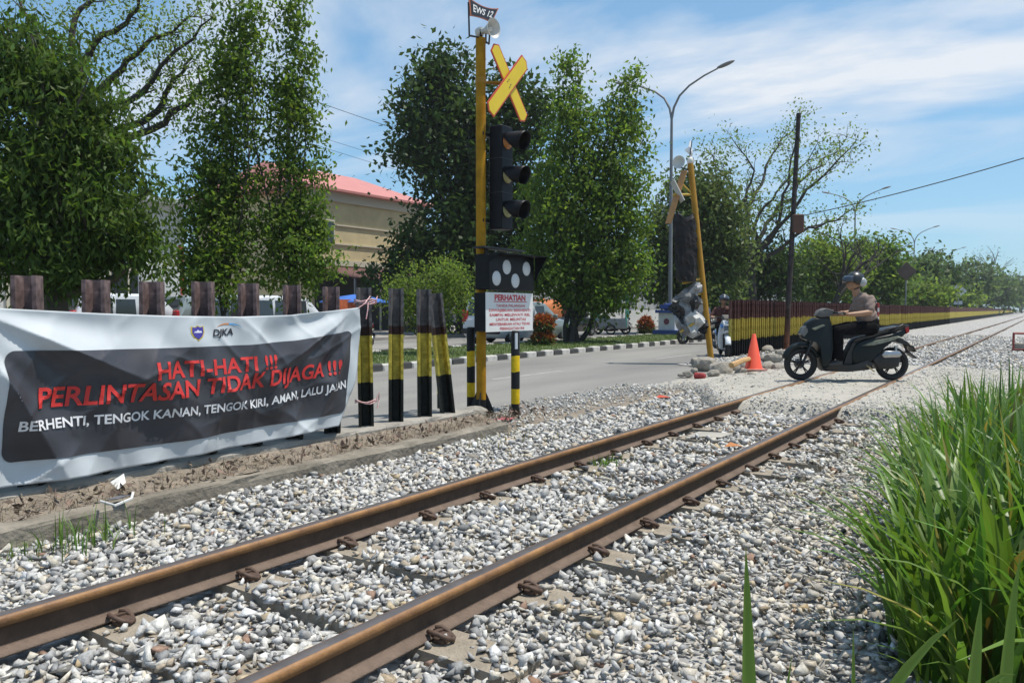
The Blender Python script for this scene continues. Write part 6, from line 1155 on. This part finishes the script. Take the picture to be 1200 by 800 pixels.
# motor trishaw with teal posts
TP = onx(717, 400, -18.2); TP.z = 0; tri = empty('motor_trishaw', TP); c = copy_tree(b3)
for ch in list(c.children): ch.parent = tri
bpy.data.objects.remove(c)
m_teal = mat('teal_paint', (0.12, 0.42, 0.33), 0.6, 0.2, 5); 
mb = MB(); mb.box((-0.1, 0.75, 0.55), (1.6, 0.9, 0.5), ch=0.06); mb.build('sidecar_tub', mat('grey_tub', (0.3, 0.32, 0.33), 0.5, 0.3, 4), tri)
for x in (-.85, .65):
    for y in (.35, 1.15): mb = MB(); mb.tube([(x, y, 0.4), (x, y, 2.0)], 0.05, 8); mb.build('canopy_post', m_teal, tri)
mb = MB(); mb.box((-0.1, 0.5, 2.05), (1.9, 1.7, 0.1), ch=0.03); mb.build('canopy', mat('dark_canopy', (0.03, 0.03, 0.035), 0.7), tri)
mb = MB(); mb.smooth = True; mb.torus((-.1, 1.25, .26), .22, .04, 'Y', 24, 8); mb.build('sidecar_wheel', m_tyre, tri); tri.rotation_euler = (0, 0, R(200)); tag(tri, 'parked motor trishaw with teal canopy posts behind the multi-stemmed tree', 'trishaw')

# ================================================================== cars
def make_car(name, paint, lab, L_=4.2, H=1.7, Wd=1.68, hood=0.95, pickup=False):
    t = empty(name); hw = Wd/2; zb = 0.28; belt = 0.92
    rear_x = -L_/2; fr = L_/2
    st_ = [(rear_x, zb+.12, belt-.02, hw*.86), (rear_x+.12, zb, belt+.03, hw*.95), (rear_x+.7, zb-.05, belt+.03, hw), (0, zb-.05, belt, hw), (fr-hood, zb-.05, belt-.02, hw), (fr-.3, zb, belt-.14, hw*.93), (fr-.05, zb+.1, belt-.26, hw*.82), (fr, zb+.16, belt-.34, hw*.75)]
    def loft(st, name, m, par, top=False):
        mb = MB(); mb.smooth = True; V = []; n = 10
        for x, z0, z1, w in st:
            h = z1-z0; V += [(x, -w*.86, z0), (x, -w, z0+h*.28), (x, -w*1.0, z0+h*.6), (x, -w*.95, z0+h*.92), (x, -w*.8, z1), (x, w*.8, z1), (x, w*.95, z0+h*.92), (x, w, z0+h*.6), (x, w, z0+h*.28), (x, w*.86, z0)]
        Fc = [(i*n+j, i*n+(j+1) % n, (i+1)*n+(j+1) % n, (i+1)*n+j) for i in range(len(st)-1) for j in range(n)]+[tuple(range(n)), tuple((len(st)-1)*n+j for j in range(n))[::-1]]; mb.add(V, Fc); return mb.build(name, m, par, auto=45)
    body = loft(st_, 'body', paint, t)
    cab0, cab1 = (rear_x+.05, fr-hood-.1) if not pickup else (-.2, fr-hood-.1)
    zr = H; cb = [(cab0, belt-.02, belt+.02, hw*.9), (cab0+.12, belt-.03, belt+.3, hw*.9), (cab0+.3, belt-.03, zr-.06, hw*.86), (cab0+.8, belt-.03, zr, hw*.86), (cab1-1.0, belt-.03, zr, hw*.86), (cab1-.62, belt-.03, zr-.07, hw*.86), (cab1, belt-.03, belt+.02, hw*.88)]
    cab = loft(cb, 'cabin', paint, t)
    # side glass, windscreens
    for s_ in (-1, 1):
        xs = np.linspace(cab0+.42, cab1-.72, 4)
        for a, b in zip(xs[:-1], xs[1:]): mb = MB(); mb.add([(a+.04, s_*(hw*.90), belt+.06), (b-.04, s_*(hw*.90), belt+.06), (b-.06, s_*(hw*.855), zr-.16), (a+.06, s_*(hw*.855), zr-.16)], [(0, 1, 2, 3)]); o = mb.build('side_window', m_glass, t); o.modifiers.new('t', 'SOLIDIFY').thickness = 0.012
        mb = MB(); mb.box((fr-.16, s_*hw*.62, belt-.33), (.3, .36, .17), ch=0.03); mb.build('headlight', m_lens, t)
        mb = MB(); mb.box((rear_x+.06, s_*hw*.8, belt+.1), (.14, .2, .42), ch=0.03); mb.build('tail_light', m_redl, t)
        mb = MB(); mb.box((cab1-.35, s_*(hw+.08), belt+.08), (.12, .2, .14), ch=0.03); mb.build('wing_mirror', paint, t)
        for wx in (rear_x+.75, fr-.75):
            mb = MB(); mb.smooth = True; mb.torus((wx, s_*(hw-.1), .31), .225, .085, 'Y', 24, 8); w_ = mb.build('wheel', m_tyre, t); mb = MB(); mb.lathe([(.18, -.03), (.17, .0), (.06, .015), (0, .02)] if s_ > 0 else [(0, -.02), (.06, -.015), (.17, 0), (.18, .03)], (wx, s_*(hw-.03), .31), 'Y', 16); mb.build('hub_cap', m_chrome, w_)
    mb = MB(); mb.add([(cab1-.08, -hw*.72, belt+.07), (cab1-.08, hw*.72, belt+.07), (cab1-.56, hw*.7, zr-.1), (cab1-.56, -hw*.7, zr-.1)], [(0, 1, 2, 3)]); o = mb.build('windscreen', m_glass, t); o.location.x = .03
    mb = MB(); mb.add([(cab0+.06, -hw*.72, belt+.12), (cab0+.06, hw*.72, belt+.12), (cab0+.24, hw*.68, zr-.14), (cab0+.24, -hw*.68, zr-.14)], [(3, 2, 1, 0)]); o = mb.build('rear_window', m_glass, t); o.location.x = -.03
    mb = MB(); mb.box((rear_x-.01, 0, zb+.22), (.1, Wd*.9, .18), ch=0.03); mb.build('bumper', m_blackp, t); mb = MB(); mb.box((fr-.02, 0, zb+.2), (.12, Wd*.8, .18), ch=0.03); mb.build('bumper', m_blackp, t); mb = MB(); mb.box((rear_x-.03, 0, belt-.1), (.03, .45, .14)); mb.build('number_plate', m_blackp, t)
    tag(t, lab, 'car'); return t
m_cw = mat('car_white', (0.62, 0.64, 0.67), 0.25, coat=0.6); m_cs = mat('car_silver_green', (0.30, 0.34, 0.335), 0.3, metal=0.3, coat=0.5); m_ck = mat('car_black', (0.02, 0.02, 0.023), 0.25, coat=0.6)
cA = make_car('parked_car', m_cw, 'white family car seen tail-on behind the channel posts', H=1.75); Pc = at(552, 404, 0.0); place(cA, Pc+Vector((0.4, 1.8, 0)), Vector((-.12, 1, 0)))
cB = make_car('parked_car', m_cs, 'silver grey hatchback behind the red-lettered notice', L_=4.0, H=1.55); place(cB, onx(618, 402, -16.4)*1.0, Vector((.2, 1, 0))); cB.location.z = 0
for px, X, m, lb_ in ((160, -22.0, m_cw, 'white car parked before the white building, roof above the banner'), (265, -21.5, m_cs, 'silver car parked behind the banner by the slender trees'), (335, -21.0, m_cw, 'white car whose roof shows between the posts by the banner end')):
    q = onx(px, 370, X); c = make_car('parked_car', m, lb_); place(c, Vector((X, q.y, 0)), Vector((0.05, 1, 0)))
cP = make_car('pickup_truck', m_ck, 'dark pickup carrying an orange covered load behind the multi-stemmed tree', L_=4.6, H=1.75, pickup=True); q = onx(655, 395, -18.6); place(cP, Vector((-18.6, q.y, 0)), Vector((.1, 1, 0)))
mb = MB(); rgp = np.random.default_rng(2); mb.smooth = True; V = []; n = 16
for j, (z, k) in enumerate(((0.9, .95), (1.2, 1.0), (1.5, .92), (1.68, .6), (1.72, 0.1))):
    for i in range(n): a = 2*math.pi*i/n; sq = min(1/max(abs(math.cos(a)), .01), 1/max(abs(math.sin(a)), .01))**.7; V.append((-1.25+.95*k*sq*math.cos(a)*.85, .75*k*sq*math.sin(a)*.9, z+rgp.uniform(-.04, .04)))
mb.add(V, [(j*n+i, j*n+(i+1) % n, (j+1)*n+(i+1) % n, (j+1)*n+i) for j in range(4) for i in range(n)]); o = mb.build('covered_load', mat('orange_tarp', (0.55, 0.17, 0.05), 0.7, 0.3, 5), None); o.location = cP.location; o.rotation_euler = cP.rotation_euler; tag(o, 'orange tarpaulin covered load on the dark pickup bed', 'load')

# ================================================================== the humid air over the whole place
mb = MB(); mb.box((0, 950, 14), (1804, 2504, 30)); hz = mb.build('haze', (hm_ := bpy.data.materials.new('humid_air'))); tag(hz, 'thin pale humid air over the whole place', 'haze', kind='stuff')
hm_.use_nodes = True; hn_ = hm_.node_tree.nodes; hn_.remove(hn_['Principled BSDF']); pv_ = hn_.new('ShaderNodeVolumePrincipled'); pv_.inputs['Density'].default_value = 0.0004; pv_.inputs['Color'].default_value = (0.86, 0.93, 1.0, 1); pv_.inputs['Anisotropy'].default_value = 0.2
hm_.node_tree.links.new(pv_.outputs[0], hn_['Material Output'].inputs['Volume'])
